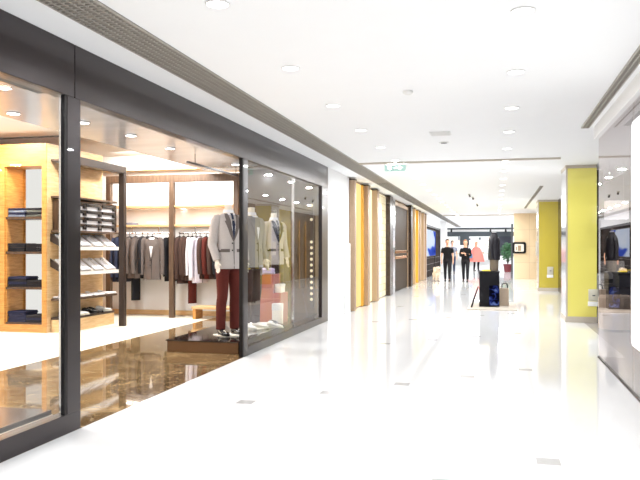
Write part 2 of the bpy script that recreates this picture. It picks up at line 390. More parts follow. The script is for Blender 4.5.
# right side
struct(B().box(XR-.03, XR+.16, -7, 9.86, 2.80, H).build('wall_right_bulkhead', M['white']))
struct(B().box(XR, XR+.1, -7, 4.55, 0, 2.8).build('wall_right', M['white']))
struct(B().box(7.9, 8, 2, 19.3, 0, H).build('wall_right_shop_side', M['navy_wall']))
struct(B().box(1.9, 8, 19.2, 19.3, 0, H).build('wall_right_shop_back', M['navy_wall']))
struct(B().box(XR+.1, 8, 2, 2.1, 0, H).build('wall_right_shop_front', M['navy_wall']))
struct(B().box(1.98, 2.1, 15.3, 24.4, 0, H).build('wall_right_recess', M['darkwood']))
struct(B().box(2.1, 2.2, 24.4, 29.4, 0, H).build('wall_right_far', M['olive_glass']))
struct(B().box(2.1, 2.2, 29.4, 34, 0, H).build('wall_right_far_dark', M['darkwood']))
for yy in (29.5, 30.6, 31.7): struct(B().box(2.06, 2.1, yy, yy+.15, 0, 2.6).build('trim_gold', M['gold']))
struct(B().box(.83, 2.6, 33.7, 33.9, 0, H).build('wall_stone', M['stone']))
struct(B().box(1.4, 1.5, 33.9, 62, 0, H).build('wall_right_end', M['white']))

# ------------------------------------------------------------------ shopfront frame
b = B().box(XL-.12, XL, -.5, 4.915, 2.55, H); struct(b.build('trim_fascia', M['bronze'], bevel=.004))
b = B().box(XL-.12, XL, 4.925, 13.53, 2.55, H); struct(b.build('trim_fascia_long', M['bronze'], bevel=.004))
struct(B().box(XL-.10, XL-.02, 4.912, 4.928, 2.55, H).build('trim_fascia_joint', M['bronze_edge']))
# window 1 (left pane)
w = bpy.data.objects.new('window_1', None); COL.objects.link(w); struct(w, 'left shop window with dark bronze frame', 'window')
b = B().box(XL-.1, XL, -.5, 5.0, 0, .145); b.box(XL-.05, XL, 4.82, 5.0, .145, 2.55); b.build('frame', M['bronze'], w, bevel=.004)
B().box(XL-.035, XL-.02, 4.765, 4.79, .145, 2.55).build('chrome_bead', M['chrome'], w)
B().box(XL-.045, XL-.004, 4.79, 4.82, .145, 2.55).build('black_gasket', M['bronze_edge'], w)
B().box(XL-.034, XL-.022, -.5, 4.78, .13, 2.57).build('pane', M['glass'], w)
# window 2 (right pane)
w = bpy.data.objects.new('window_2', None); COL.objects.link(w); struct(w, 'right shop window with dark bronze frame', 'window')
b = B().box(XL-.06, XL, 8.9, 13.53, 0, .11); b.box(XL-.05, XL, 8.74, 8.9, 0, 2.55); b.box(XL-.1, XL, 13.04, 13.53, .11, 2.55)
b.build('frame', M['bronze'], w, bevel=.004)
B().box(XL-.052, XL-.003, 8.71, 8.74, 0, 2.55).build('black_gasket', M['bronze_edge'], w)
B().box(XL-.046, XL-.034, 8.88, 13.06, .1, 2.57).build('pane', M['glass'], w)
B().box(XL-.06, XL-.02, 11.186, 11.194, .1, 2.56).build('pane_joint', M['chrome'], w)

# ------------------------------------------------------------------ grey glass wall opposite
w = bpy.data.objects.new('window_3', None); COL.objects.link(w); struct(w, 'grey tinted glass wall on the other side of the mall', 'window')
B().box(XR+.02, XR+.035, 4.55, 7.44, .02, 2.82).build('pane', M['glass_tint'], w)
B().box(XR+.02, XR+.035, 7.455, 9.8, .02, 2.82).build('pane', M['glass_tint'], w)
B().box(XR+.01, XR+.05, 4.55, 9.82, 0, .02).build('floor_channel', M['espresso'], w)
B().box(XR+.022, XR+.033, 7.44, 7.455, .02, 2.82).build('joint', M['taupe_trim'], w)
lb = thing('light_box', 'tall white backlit panel with rounded corners mounted on the grey glass wall', 'light box', (XR-.02, 5.9, .5))
def rrect(x0, x1, z0, z1, r, n=6):
    P = []
    for cx, cz, a in ((x1-r, z1-r, 0), (x0+r, z1-r, 90), (x0+r, z0+r, 180), (x1-r, z0+r, 270)):
        for k in range(n+1):
            t = math.radians(a+90*k/n); P.append((cx+r*math.cos(t), cz+r*math.sin(t)))
    return P
B().prism(rrect(-1.26, 1.28, 0, 2.06, .07), 'x', -.02, .0).build('diffuser', M['lightbox'], lb, smooth=True)
B().prism(rrect(-1.28, 1.30, -.02, 2.08, .08), 'x', .0, .038).build('housing', M['plate_white'], lb)

# ------------------------------------------------------------------ ceiling fittings
def ceiling_grille(label, x0, x1, y0, y1, ncross_end, pitch):
    t = thing('ceiling_grille', label, 'air grille', ((x0+x1)/2, y0, H))
    w = (x1-x0)/2; ln = y1-y0
    B().box(-w, w, 0, ln, -.004, -.0005).build('backing', M['grille_back'], t)
    b = B(); b.box(-w, -w+.012, 0, ln, -.016, -.004); b.box(w-.012, w, 0, ln, -.016, -.004)
    b.box(-w, w, 0, .012, -.016, -.004); b.box(-w, w, ln-.012, ln, -.016, -.004); b.build('frame', M['grille'], t)
    b = B(); n = max(2, int((x1-x0)/.05))
    for i in range(1, n): x = -w+2*w*i/n; b.box(x-.006, x+.006, .012, ln-.012, -.013, -.004)
    y = .03
    while y < min(ln, ncross_end): b.box(-w+.01, w-.01, y-.006, y+.006, -.015, -.004); y += pitch
    b.build('slat', M['grille'], t)
ceiling_grille('long grey linear air grille in the ceiling above the left shopfront', -2.78, -2.43, -1, 54, 18, .045)
ceiling_grille('grey linear air grille in the ceiling above the grey glass wall', 1.08, 1.18, 2, 9.84, 8, .05)
ceiling_grille('short grey linear air grille beyond the nearer green pillar', 1.09, 1.18, 18.9, 29.2, 10.2, .1)

dl = thing('ceiling_downlight', '', 'ceiling light', (-1.72, .94, H), 0, 'mall ceiling downlights')
b = B().lathe([(.08, -.001), (.08, -.007), (.072, -.009), (.068, -.004)], n=20); b.build('trim_ring', M['vent'], dl, smooth=True)
B().lathe([(.069, -.004), (.069, -.008)], n=20).build('diffuser', M['lamp'], dl)
first = True
for x, y0, side in ((-1.72, .94, 'left'), (.18, -.15, 'right')):
    vis = 0
    for k in range(26):
        y = y0+1.685*k
        seen = (side == 'left' and y > 4.2) or (side == 'right' and y > 4.6)
        if seen: lab = f'round recessed ceiling downlight, {ORD[vis]} from the front in the {side} row'; vis += 1
        else: lab = f'round recessed ceiling downlight behind the viewer in the {side} row, {ORD[k]}'
        if seen:
            if first: dl.location = (x, y, H); dl['label'] = lab; first = False
            else: dup(dl, (x, y, H), 0, lab)
        light('downlight_lamp', (x, y, H-.03), 18.5 if y < 13 else 50, .14)
for k in range(3):
    light('downlight_lamp', (-1.72, -1-1.7*k, H-.03), 18, .14); light('downlight_lamp', (.18, -1.8-1.7*k, H-.03), 18, .14)

t = thing('smoke_detector', 'small round white detector on the mall ceiling above the exit sign', 'smoke detector', (-.84, 7.16, H))
B().lathe([(.05, -.0005), (.05, -.02), (.03, -.035), (.01, -.036)], n=18).build('base', M['vent'], t, smooth=True)
t = thing('air_diffuser', 'rectangular pale air diffuser flush in the mall ceiling', 'air vent', (-.72, 9.88, H))
b = B().box(-.14, .14, -.14, .14, -.012, -.0005); b.build('frame', M['vent'], t, bevel=.003)
b = B()
for i in range(5): b.box(-.12, .12, -.11+.05*i, -.09+.05*i, -.02, -.012)
b.build('louvre', M['vent'], t)
t = thing('ceiling_speaker', 'small dark-centred round speaker in the ceiling before the trim strip', 'speaker', (-.73, 10.73, H))
B().lathe([(.07, -.0005), (.07, -.01), (.06, -.014)], n=18).build('ring', M['vent'], t, smooth=True)
B().lathe([(.045, -.013), (.045, -.018)], n=18).build('mesh_cover', M['charcoal'], t)
t = thing('exit_sign', 'small green glowing exit sign hanging from the ceiling strip', 'sign', (-1.73, 12.8, H))
B().box(-.01, .01, -.01, .01, -.06, -.0005).build('stem', M['chrome'], t)
B().box(-.2, .2, -.012, .012, -.075, -.06).build('rail', M['vent'], t)
B().box(-.19, .19, -.005, .005, -.19, -.075).build('panel', M['exit_green'], t)
b = B(); b.box(-.13, -.07, -.008, -.005, -.165, -.1); b.prism([(-.02, -.14), (.07, -.14), (.07, -.165), (.13, -.132), (.07, -.1), (.07, -.125), (-.02, -.125)], 'y', -.008, -.005)
b.build('arrow', M['plate_white'], t)
for i, (x, y) in enumerate(((-.72, 21.2), (-.66, 22.4), (-.62, 26))):
    t = thing('ceiling_spotlight', ('small dark ceiling spotlight nearest of three beyond the trim strip', 'small dark ceiling spotlight in the middle of the three', 'small dark ceiling spotlight farthest of the three beyond the strip')[i], 'spotlight', (x, y, H), 0, 'dark spotlights in the far ceiling')
    B().cyl(0, 0, -.03, -.0005, .035).build('base', M['plate'], t)
    B().tube([(0, 0, -.03), (.02, -.015, -.08)], [.02, .032], 12).build('lamp_head', M['espresso'], t, smooth=True)

# ------------------------------------------------------------------ shop interior lights
sd = thing('shop_downlight', 'round recessed downlight in the steel soffit, nearest the left window pane', 'ceiling light', (-5.3, 7.1, 2.93), 0, 'downlights in the steel soffit')
B().lathe([(.085, -.004), (.085, -.01), (.07, -.013)], n=18).build('trim_ring', M['chrome'], sd, smooth=True)
B().lathe([(.068, -.008), (.068, -.015)], n=18).build('diffuser', M['lamp'], sd)
dup(sd, (-4.18, 5.38, 2.93), 0, 'round recessed downlight in the steel soffit above the left window pane')
for i, (x, y) in enumerate(((-4.86, 7.82), (-4.79, 8.87), (-4.83, 10.16), (-4.6, 12.4))):
    dup(sd, (x, y, 2.93), 0, f'bright recessed downlight in the steel soffit over the entrance, {ORD[i]} from the front')
for x, y in ((-5.3, 7.1), (-4.18, 5.38), (-4.86, 7.82), (-4.83, 10.16), (-4.6, 12.4), (-4.2, 2.5)):
    light('soffit_lamp', (x, y, 2.90), 32, .13, (.98, .98, 1))
for x in (-9.6, -7.6, -6.2):
    for y in (3, 7, 10.0, 12.4):
        if x < -7.1 and 10 < y < 12.5 and x > -11: continue
        light('shop_ceiling_lamp', (x, y, 3.33), 105 if x > -7 and y > 9 else 62, .3, (1, .985, .96))  # unseen fill added under the shop ceiling, stronger before the clothes wall
light('shop_wall_lamp', (-6.9, 13.1, 3.3), 85, 1.2, (1, .96, .9), 'RECTANGLE', (math.radians(25), 0, 0), .12)  # unseen fill pair, added to brighten the back wall
light('shop_wall_lamp', (-5.6, 13.1, 3.3), 78, 1.0, (1, .96, .9), 'RECTANGLE', (math.radians(25), 0, 0), .12)
t = thing('lighting_track', 'thin black lighting track hanging below the shop soffit by the right window', 'light track', (-4.74, 10.6, 2.75))
B().box(-.018, .018, 0, 2.5, 0, .03).build('rail', M['black'], t)
for y in (.3, 2.2): B().cyl(0, y, .03, .18, .006, n=8).build('hanger', M['black'], t)
t = thing('air_vent', 'dark rectangular air vent in the steel soffit above the left pane', 'air vent', (-4.25, 3.6, 2.93))
B().box(-.12, .12, 0, 2.65, -.006, -.0005).build('recess', M['charcoal'], t)
b = B(); b.box(-.13, -.12, 0, 2.65, -.01, -.0005); b.box(.12, .13, 0, 2.65, -.01, -.0005); b.build('frame', M['chrome'], t)

# ------------------------------------------------------------------ window plinths
t = thing('display_plinth', 'low grey-brown plinth inside the left shop window', 'plinth', (-3.84, 2.2, 0))
B().box(-.56, .55, -2.4, 2.66, .03, .165).build('body', M['plinth_grey'], t, bevel=.006)
B().box(.551, .558, -2.4, 2.66, .03, .13).build('edge_strip', M['cardboard'], t)
t = thing('display_plinth', 'long polished bronze plinth carrying the mannequins in the right window', 'plinth', (-3.78, 11.1, 0))
B().box(-.52, .5, -2.15, 2.2, 0, .15).build('body', M['mirror_bronze'], t, bevel=.004)
B().box(-.535, .515, -2.165, 2.2, .15, .165).build('top', M['plinth_top'], t, bevel=.003)

# ------------------------------------------------------------------ wooden niche shelving
t = thing('niche_shelving', 'tall honey oak shelving block with a backlit niche of folded jeans', 'shelving', (-7.97, 10.45, 0))
b = B()
b.box(-3.2, -.79, 0, 1.75, 0, 3.13); b.box(-.79, -.0, 0, .05, 0, .0+.13)       # left mass, front rail
b.box(-.79, 0.0, .5, 1.75, 0, 3.13)
b.build('carcass', M['oak'], t)
b = B(); b.box(-.79, 0, .001, .5, 2.76, 3.13); b.build('lintel', M['oak'], t)
B().box(-.001, .0, 0, .01, 0, .01)
B().box(0.0, .71, .0, .5, 0, .13).build('plinth_board', M['oak'], t)
B().box(-.79, 0, 0, .5, .13, 2.76).build('left_stile', M['oak'], t)
B().box(0.0, .71, .0, .5, 2.76, 3.13).build('top_board', M['oak'], t)
b = B(); b.box(.71, .80, .012, 1.75, 0, 3.13); b.build('right_stile', M['oak_light'], t)
B().box(.71, .795, 0, .012, 0, 3.13).build('stile_front', M['oak'], t)
B().box(.0, .71, .5, 1.75, 0, 3.13).build('core', M['oak'], t)
B().box(.06, .71, .485, .499, .13, 2.76).build('light_panel', M['niche_back'], t)
SH = (1.88, 1.30, .71)
for z in SH: B().box(.003, .708, .03, .48, z, z+.04).build('shelf', M['walnut'], t)
B().box(.003, .708, .03, .48, .131, .16).build('shelf', M['walnut'], t)
B().box(.003, .02, .03, .48, .16, 2.76).build('side_panel', M['oak'], t)
light('niche_lamp', (-7.62, 10.7, 2.72), 7, .3, (1, .72, .34), 'RECTANGLE', sy=.2)
light('oak_wash_lamp', (-7.9, 9.9, 3.3), 26, .5, (1, .74, .36), 'RECTANGLE', (math.radians(12), 0, 0), .1)

def folded(name, m, w, d, h, label, cat, loc, rz, grp):
    b = B()
    b.rbox(-w/2, w/2, -d/2, d/2, 0, h*.52, h*.22, 2); b.rbox(-w/2+.006, w/2-.004, -d/2+.004, d/2-.01, h*.48, h, h*.22, 2)
    o = b.build(name, m, None, smooth=True)
    o.location = loc; o.rotation_euler = (0, 0, rz); tag(o, label, cat, grp); return o
NX, NY = -7.97, 10.45
def stack(mats, n, x, y, z, w, d, h, word, where, grp):
    for k in range(n):
        m = mats[k % len(mats)]
        pos = 'top' if k == n-1 else ('bottom' if k == 0 else f'{ORD[n-1-k]} from top')
        folded('folded_jeans', M[m], w*(1-.02*R.random()), d, h, f'{word} folded jeans, {pos} of the {where} stack', 'folded jeans', (x+R.uniform(-.006, .006), y, z+k*h+.001*k+.001), R.uniform(-.05, .05), grp)
stack(['denim_blue', 'denim_navy'], 4, NX+.19, NY+.22, 1.92, .32, .34, .036, 'blue-grey', 'left top-shelf', 'jeans in the oak niche')
stack(['denim_green', 'denim_black'], 4, NX+.53, NY+.22, 1.92, .32, .34, .036, 'grey-green', 'right top-shelf', 'jeans in the oak niche')
stack(['denim_black'], 4, NX+.19, NY+.22, 1.34, .33, .34, .034, 'black', 'left second-shelf', 'jeans in the oak niche')
stack(['denim_black'], 4, NX+.53, NY+.22, 1.34, .33, .34, .032, 'black', 'right second-shelf', 'jeans in the oak niche')
stack(['denim_black', 'denim_navy'], 4, NX+.2, NY+.22, .75, .35, .36, .042, 'dark', 'left third-shelf', 'jeans in the oak niche')
stack(['denim_black'], 3, NX+.54, NY+.22, .75, .32, .36, .036, 'black', 'right third-shelf', 'jeans in the oak niche')
stack(['denim_navy'], 4, NX+.2, NY+.22, .16, .34, .36, .045, 'navy', 'left lowest-shelf', 'jeans in the oak niche')
stack(['denim_black', 'denim_navy'], 3, NX+.54, NY+.22, .16, .32, .36, .04, 'dark navy', 'right lowest-shelf', 'jeans in the oak niche')

# ------------------------------------------------------------------ display rack with sloping trays
RX0, RX1, RY0, RY1 = -7.165, -6.87, 10.56, 12.2
t = thing('portal_frame', 'dark brown metal portal frame standing before the shirt trays', 'frame', (-6.5, 11.7, 0))
for y in (-.02, -1.55): B().box(-.05, .05, y, y+.1, 0, 2.73).build('upright', M['espresso'], t, bevel=.004)
B().box(-.05, .05, -1.55, .08, 2.73, 2.86).build('top_beam', M['espresso'], t, bevel=.004)
t = thing('wall_shelving', 'wall shelves and sloping shirt trays fixed to the side of the oak block', 'shelving', (RX0, RY0, 0))
DX, DY = RX1-RX0, RY1-RY0
for z in (2.84, 2.23, 1.66, .52): B().box(0, DX, 0, DY, z, z+.035).build('shelf', M['walnut_post'], t, bevel=.003)
for zf in (1.39, .97):
    o = B().prism([(DX+.02, zf-.03), (DX+.02, zf+.02), (DX, zf+.02), (0, zf+.24), (0, zf+.21)], 'y', 0, DY).build('tray', M['taupe_trim'], t)
    B().box(DX+.02, DX+.03, 0, DY, zf-.03, zf+.03).build('tray_lip', M['plate_white'], o)
    B().prism([(0, zf+.255), (DX+.02, zf+.035), (DX+.02, zf-.035), (0, zf+.12)], 'y', -.02, 0).build('tray_end', M['espresso'], o)
# cubby with pale boxes
cub = thing('cubby_box', 'dark wooden cubby standing on the middle wall shelf above the trays', 'box', (-7.02, 11.4, 1.696))
b = B(); b.box(-.14, .14, -.8, -.77, 0, .5); b.box(-.14, -.12, -.77, .79, 0, .5); b.box(-.14, .14, .77, .79, 0, .5); b.box(-.14, .14, -.77, .77, .485, .5); b.build('body', M['walnut'], cub)
for c, y in enumerate((10.93, 11.42, 11.91)):
    for q in range(4):
        z = 1.698+.119*q
        bx = thing('shirt_drawer', f'white shirt drawer with black front bar, {("bottom","second from bottom","third from bottom","top")[q]} of the {("left","middle","right")[c]} cubby column', 'drawer', (-6.95, y, z), 0, 'shirt drawers in the cubby')
        b = B(); b.box(-.16, .06, -.22, .22, 0, .012); b.box(-.16, .06, -.22, -.21, .012, .09); b.box(-.16, .06, .21, .22, .012, .09); b.box(.05, .06, -.21, .21, .012, .06); b.build('tray', M['shirt_white'], bx)
        b = B(); b.rbox(.05, .085, -.225, .225, .06, .116, .012); b.rbox(.05, .09, .13, .225, .02, .08, .01); b.build('front_bar', M['leather_black'], bx)
# folded white shirts on the trays
def folded_shirt(label, loc, tilt, m='shirt_white'):
    s = thing('folded_shirt', label, 'folded shirt', loc, 0, 'folded white shirts on the trays')
    B().rbox(-.17, .15, -.15, .15, .004, .035, .01, 2, None).build('body', M[m], s, smooth=True)
    b = B(); b.tube([(-.1, -.06, .04), (-.14, 0, .052), (-.1, .06, .04)], .014, 8, smooth_path=3); b.build('collar', M['light_edge'], s, smooth=True)
    B().box(-.1, .14, -.01, .01, .0355, .038).build('placket', M['plate'], s)
    s.rotation_euler = (0, tilt, 0); return s
sl = math.atan2(.22, .295)
for zf, nm in ((1.39, 'upper'), (.97, 'lower')):
    for k, y in enumerate((10.76, 11.17, 11.58, 11.99)):
        folded_shirt(f'white folded shirt on the {nm} sloping tray, {ORD[3-k]} from the right', (-7.005, y, zf+.122), sl)
for k, y in enumerate((10.76, 11.17, 11.58, 11.99)):
    folded_shirt(f'white folded shirt lying flat on the shelf below the sloping trays, {ORD[3-k]} from the right', (-7.0, y, .557), 0)
sb = thing('shoe_plinth', 'low pale oak box with dark top holding shoes under the trays', 'plinth', (-7.0, 11.3, 0))
B().box(-.15, .15, -.75, .75, 0, .21).build('body', M['oak_light'], sb, bevel=.003)
B().box(-.155, .155, -.755, .755, .21, .25).build('top', M['espresso'], sb, bevel=.003)

def shoe_mesh(L=.29, w=.1):
    b = B(); rings = []
    for t, hw, h in ((0, .55, .55), (.06, .7, .75), (.2, .72, .82), (.38, .78, .7), (.55, .95, .45), (.75, 1.0, .36), (.9, .78, .26), (.98, .4, .16)):
        y = -(t-.35)*L; W = w/2*hw; hh = .1*h; r = []
        for k in range(12):
            a = 2*PI*k/12; r.append((W*math.cos(a), y, .018+hh/2+hh/2*math.sin(a)))
        rings.append(r)
    return b.loft(rings)
def sole_mesh(L=.3, w=.104):
    b = B(); P = []
    for t, hw in ((0, .4), (.05, .66), (.3, .7), (.5, .85), (.72, 1), (.9, .8), (1, .3)): P.append((w/2*hw, -(t-.35)*L))
    P += [(-x, y) for x, y in reversed(P)]
    return b.prism(P, 'z', 0, .022)
def shoes(label, loc, rz, m, sole='leather_black', grp=None):
    t = thing('shoe', label, 'shoe', loc, rz, grp)
    shoe_mesh().build('upper', M[m], t, smooth=True); sole_mesh().build('sole', M[sole], t)
    b = B()
    for k in range(3): b.box(-.025, .025, -.02-.022*k, -.013-.022*k, .078-.008*k, .086-.008*k)
    b.build('laces', M['charcoal'] if m != 'leather_black' else M['plate'], t); return t
for k, (y, m, lab) in enumerate(((10.7, 'leather_brown', 'brown leather shoe at the left end of the low oak box'), (10.94, 'leather_white', 'left of two white shoes on the low oak box'), (11.09, 'leather_white', 'right of two white shoes on the low oak box'), (11.4, 'leather_black', 'left black shoe on the low oak box under the trays'), (11.55, 'leather_black', 'right black shoe on the low oak box under the trays'), (11.85, 'leather_white', 'small pale shoe at the right end of the low box'))):
    shoes(lab, (-7.0, y, .251), PI/2+.5, m, 'leather_black' if m != 'leather_white' else 'plate', 'shoes on the low oak box')

# ------------------------------------------------------------------ wall fixture with hanging clothes
t = thing('clothes_fixture', 'brown walnut wall frame with shelves and clothes rails along the shop back wall', 'clothes rack', (-6.3, 13.3, 0))
for x in (-7.7, -6.3, -4.93): B().box(x+6.3-.05, x+6.3+.05, 0, .1, 0, 2.72).build('post', M['walnut_post'], t, bevel=.004)
B().box(-7.75+6.3, -4.88+6.3, 0, .1, 2.72, 2.87).build('beam', M['walnut_post'], t, bevel=.004)
for x0, x1 in ((-7.65, -6.35), (-6.25, -4.98)):
    for z in (2.22, 1.83): B().box(x0+6.3, x1+6.3, .04, .57, z, z+.04).build('shelf', M['oak_light'], t, bevel=.003)
    B().tube([(x0+6.3, .27, 1.70), (x1+6.3, .27, 1.70)], .013, 10).build('rail', M['chrome'], t, smooth=True)
    for xx in (x0+.35, x1-.35): B().box(xx+6.3-.006, xx+6.3+.006, .26, .28, 1.70, 1.83).build('rail_bracket', M['chrome'], t)
for fx in (-7.0, -5.65): light('fixture_lamp', (fx, 13.6, 1.815), 9, 1.1, (1, .97, .93), 'RECTANGLE', sy=.08)
light('fixture_lamp', (-7.0, 13.5, 2.2), 8, 1.1, (1, .96, .88), 'RECTANGLE', sy=.1); light('fixture_lamp', (-5.65, 13.5, 2.2), 8, 1.0, (1, .96, .88), 'RECTANGLE', sy=.1)
folded('folded_sweater', M['denim_blue'], .22, .3, .05, 'blue-grey folded sweater on the shelf above the grey jackets', 'sweater', (-7.35, 13.6, 1.872), .05, None)
folded('folded_sweater', M['shirt_white'], .34, .3, .06, 'white folded sweater on the shelf above the front-facing grey blazer', 'sweater', (-6.75, 13.6, 1.872), -.04, None)
folded('folded_sweater', M['shirt_white'], .34, .3, .06, 'white folded sweater on the shelf above the brown jackets', 'sweater', (-5.7, 13.6, 1.872), .03, None)

# ------------------------------------------------------------------ garments
def superring(w, d, z, n=28, e=2.4, cx=0, cy=0):
    r = []
    for k in range(n):
        a = 2*PI*k/n; c, s_ = math.cos(a), math.sin(a)
        r.append((cx+w*math.copysign(abs(c)**(2/e), c), cy+d*math.copysign(abs(s_)**(2/e), s_), z))
    return r
class Torso:
    """jacket body: half-widths and depths by height; front is -y"""
    def __init__(s, prof, e=2.4): s.p = prof; s.e = e
    def wd(s, z):
        p = s.p
        for (z0, w0, d0), (z1, w1, d1) in zip(p, p[1:]):
            if z0 <= z <= z1:
                t = (z-z0)/(z1-z0); return w0+(w1-w0)*t, d0+(d1-d0)*t
        return p[-1][1:] if z > p[-1][0] else p[0][1:]
    def y(s, x, z):
        w, d = s.wd(z); q = min(.999, abs(x)/w); return -d*(1-q**s.e)**(1/s.e)
    def shell(s, b, cap=True):
        zs = []
        for (z0, _, _), (z1, _, _) in zip(s.p, s.p[1:]): zs += [z0+(z1-z0)*k/3 for k in range(3)]
        zs.append(s.p[-1][0]); return b.loft([superring(*s.wd(z), z, 28, s.e) for z in zs], cap)
    def patch(s, b, rows, off, th, nc=4):
        F, K = [], []
        for z, xl, xr in rows:
            F.append([b.bm.verts.new((xl+(xr-xl)*k/nc, s.y(xl+(xr-xl)*k/nc, z)-off-th, z)) for k in range(nc+1)])
            K.append([b.bm.verts.new((xl+(xr-xl)*k/nc, s.y(xl+(xr-xl)*k/nc, z)-off+.004, z)) for k in range(nc+1)])
        f = b.bm.faces.new
        for i in range(len(rows)-1):
            for k in range(nc):
                f((F[i][k], F[i][k+1], F[i+1][k+1], F[i+1][k])); f((K[i][k], K[i+1][k], K[i+1][k+1], K[i][k+1]))
            f((F[i][0], F[i+1][0], K[i+1][0], K[i][0])); f((F[i][nc], K[i][nc], K[i+1][nc], F[i+1][nc]))
        for k in range(nc):
            f((F[0][k], K[0][k], K[0][k+1], F[0][k+1])); f((F[-1][k], F[-1][k+1], K[-1][k+1], K[-1][k]))
        return b
def jacket(parent, m, zs, zh, arms, w=.215, d=.125, e=2.4, lapel=None, shirt='shirt_white', tie=None, sleeve_r=(.075, .062, .052), buttons='black', stance=.5):
    """blazer from hem zh to shoulder line zs; arms = two lists of joint points for the sleeves"""
    L = zs-zh
    T = Torso([(zh, w*.95, d*1.0), (zh+.06*L, w*.98, d*1.03), (zh+.42*L, w*.86, d*.93), (zh+.72*L, w*.98, d*1.02), (zh+.88*L, w*.99, d*.93), (zh+.955*L, w*.84, d*.72), (zh+L, w*.46, d*.52), (zh+1.03*L, w*.30, d*.46)], e)
    o = T.shell(B()).build('jacket_body', M[m], parent, smooth=True)
    for pts in arms:
        n = len(pts)
        b = B().tube(pts, [sleeve_r[0]*.72, sleeve_r[0]] + [sleeve_r[0]+(sleeve_r[2]-sleeve_r[0])*k/(n-2) for k in range(1, n-1)], 14, smooth_path=3)
        b.build('sleeve', M[m], parent, smooth=True)
    zb = zh+L*(1-stance)
    b = B(); T.patch(b, [(zb, -.004, .004), (zb+.5*(zs-zb), -.035, .035), (zs-.01, -.062, .062), (zs+.012, -.058, .058)], .001, .004); b.build('shirt_front', M[shirt], parent, smooth=True)
    if tie:
        b = B(); T.patch(b, [(zb+.02, -.012, .012), (zb+.6*(zs-zb), -.022, .022), (zs-.03, -.015, .015), (zs+.005, -.02, .02)], .006, .006); b.build('tie', M[tie], parent, smooth=True)
    for s in (-1, 1):
        rows = []
        for q, wi, in_ in ((0, .006, .0), (.25, .04, .016), (.55, .066, .036), (.72, .082, .046), (.74, .06, .047), (.9, .055, .058), (1.0, .03, .062)):
            z = zb+q*(zs-zb); a, c = s*in_, s*(in_+wi); rows.append((z, min(a, c), max(a, c)))
        b = B(); T.patch(b, rows, .005, .007); b.build('lapel', M[lapel or m], parent, smooth=False)
        zp = zh+.3*L; b = B(); T.patch(b, [(zp, s*.12-.06, s*.12+.06), (zp+.045, s*.12-.06, s*.12+.06)], .003, .006); b.build('pocket_flap', M[lapel or m], parent)
    b = B(); T.patch(b, [(zh+.002, .004, .012), (zb, .004, .012)], .001, .003, 1); b.build('front_edge', M['wool_black'] if m != 'wool_black' else M['charcoal'], parent)
    for k in range(2):
        z = zb-.03-.1*k; b = B(); b.ell((-.018, T.y(0, z)-.006, z), (.011, .006, .011), None, 10, 6); b.build('button', M[buttons], parent, smooth=True)
    b = B(); zp = zh+.75*L; T.patch(b, [(zp, .09, .155), (zp+.02, .09, .157)], .003, .004, 2); b.build('breast_pocket', M[lapel or m], parent)
    return T
def hung(label, grp, m, x, rz, y=13.57, length=.9, trousers=None, shirt=False, sh='shirt_white'):
    t = thing('hung_shirt' if shirt else 'hung_jacket', label, 'shirt' if shirt else 'jacket', (x, y, 0), rz, grp)
    zs, zh = 1.60, 1.60-length+.08
    arms = [[(s*.13, 0, zs-.03), (s*.185, 0, zs-.06), (s*.225, -.01, zs-.33), (s*.22, -.03, zh+.1)] for s in (-1, 1)]
    jacket(t, m, zs, zh, arms, .19, .075, 2.1, shirt=sh, sleeve_r=(.058, .052, .046))
    b = B(); b.tube([(-.17, 0, zs-.02), (0, 0, zs+.035), (.17, 0, zs-.02)], [.011, .016, .011], 8)
    hk = [(0, 0, zs+.035), (0, 0, zs+.075)] + [(.0+.022*math.sin(a), 0, zs+.1-.022*math.cos(a)) for a in (0.2, 1.2, 2.2, 3.2, 4.2)]
    b.tube(hk, .005, 6); b.build('hanger', M['black'], t, smooth=True)
    if trousers:
        b = B(); zt = zh+.06; zb = zh-.46
        b.loft([superring(.10, .035, z, 16, 3) for z in (zb, zb+.02, zt)]); b.build('trousers', M[trousers], t, smooth=True)
    return t
gl, gr = 'clothes on the left rail', 'clothes on the right rail'
for k, (x, rz, m, desc, ln) in enumerate(((-7.62, 1.3, 'navy', 'navy jacket at the far left of the left rail, behind the portal frame upright', .98), (-7.5, 1.25, 'navy', 'navy jacket just left of the black one on the left rail', .98),
        (-7.36, 1.2, 'wool_black', 'black jacket on the left rail beside the taupe jackets', .96))):
    hung(desc, gl, m, x, rz, length=ln)
hung('taupe jacket over black trousers on the left rail, left of the two taupe ones', gl, 'wool_taupe', -7.22, .95, length=.9, trousers='wool_black')
hung('taupe-grey jacket on the left rail, right of the two taupe ones', gl, 'wool_grey', -7.07, .95, length=.9)
hung('black jacket half hidden behind the front-facing grey blazer on the left rail', gl, 'wool_black', -6.95, 1.2, length=.9)
hung('grey blazer facing forward at the right end of the left rail', gl, 'wool_grey', -6.77, .12, y=13.42, length=.92)
hung('black jacket behind the forward-facing blazer beside the middle post', gl, 'wool_black', -6.49, 1.4, y=13.68, length=.96)
for k, x in enumerate((-6.24, -6.15, -6.05)): hung(f'dark brown jacket on the right rail, {ORD[k]} from the middle post', gr, 'wool_brown', x, 1.22, length=.92 if k != 1 else 1.0)
hung('maroon-trousered brown jacket on the right rail just left of the white shirts', gr, 'wool_brown', -5.96, 1.05, length=.94, trousers='wool_maroon')
hung('white shirt on the right rail, left one of the pair', gr, 'shirt_white', -5.88, .8, length=.93, shirt=True)
hung('white shirt on the right rail, right one of the pair', gr, 'lilac', -5.79, .95, length=.98, shirt=True)
for k, x in enumerate((-5.66, -5.56, -5.45, -5.34)): hung(f'dark brown-red jacket on the right rail, {ORD[k]} to the right of the white shirts', gr, ('wool_brown', 'wool_maroon', 'wool_brown', 'wool_black')[k], x, 1.25, length=.9)
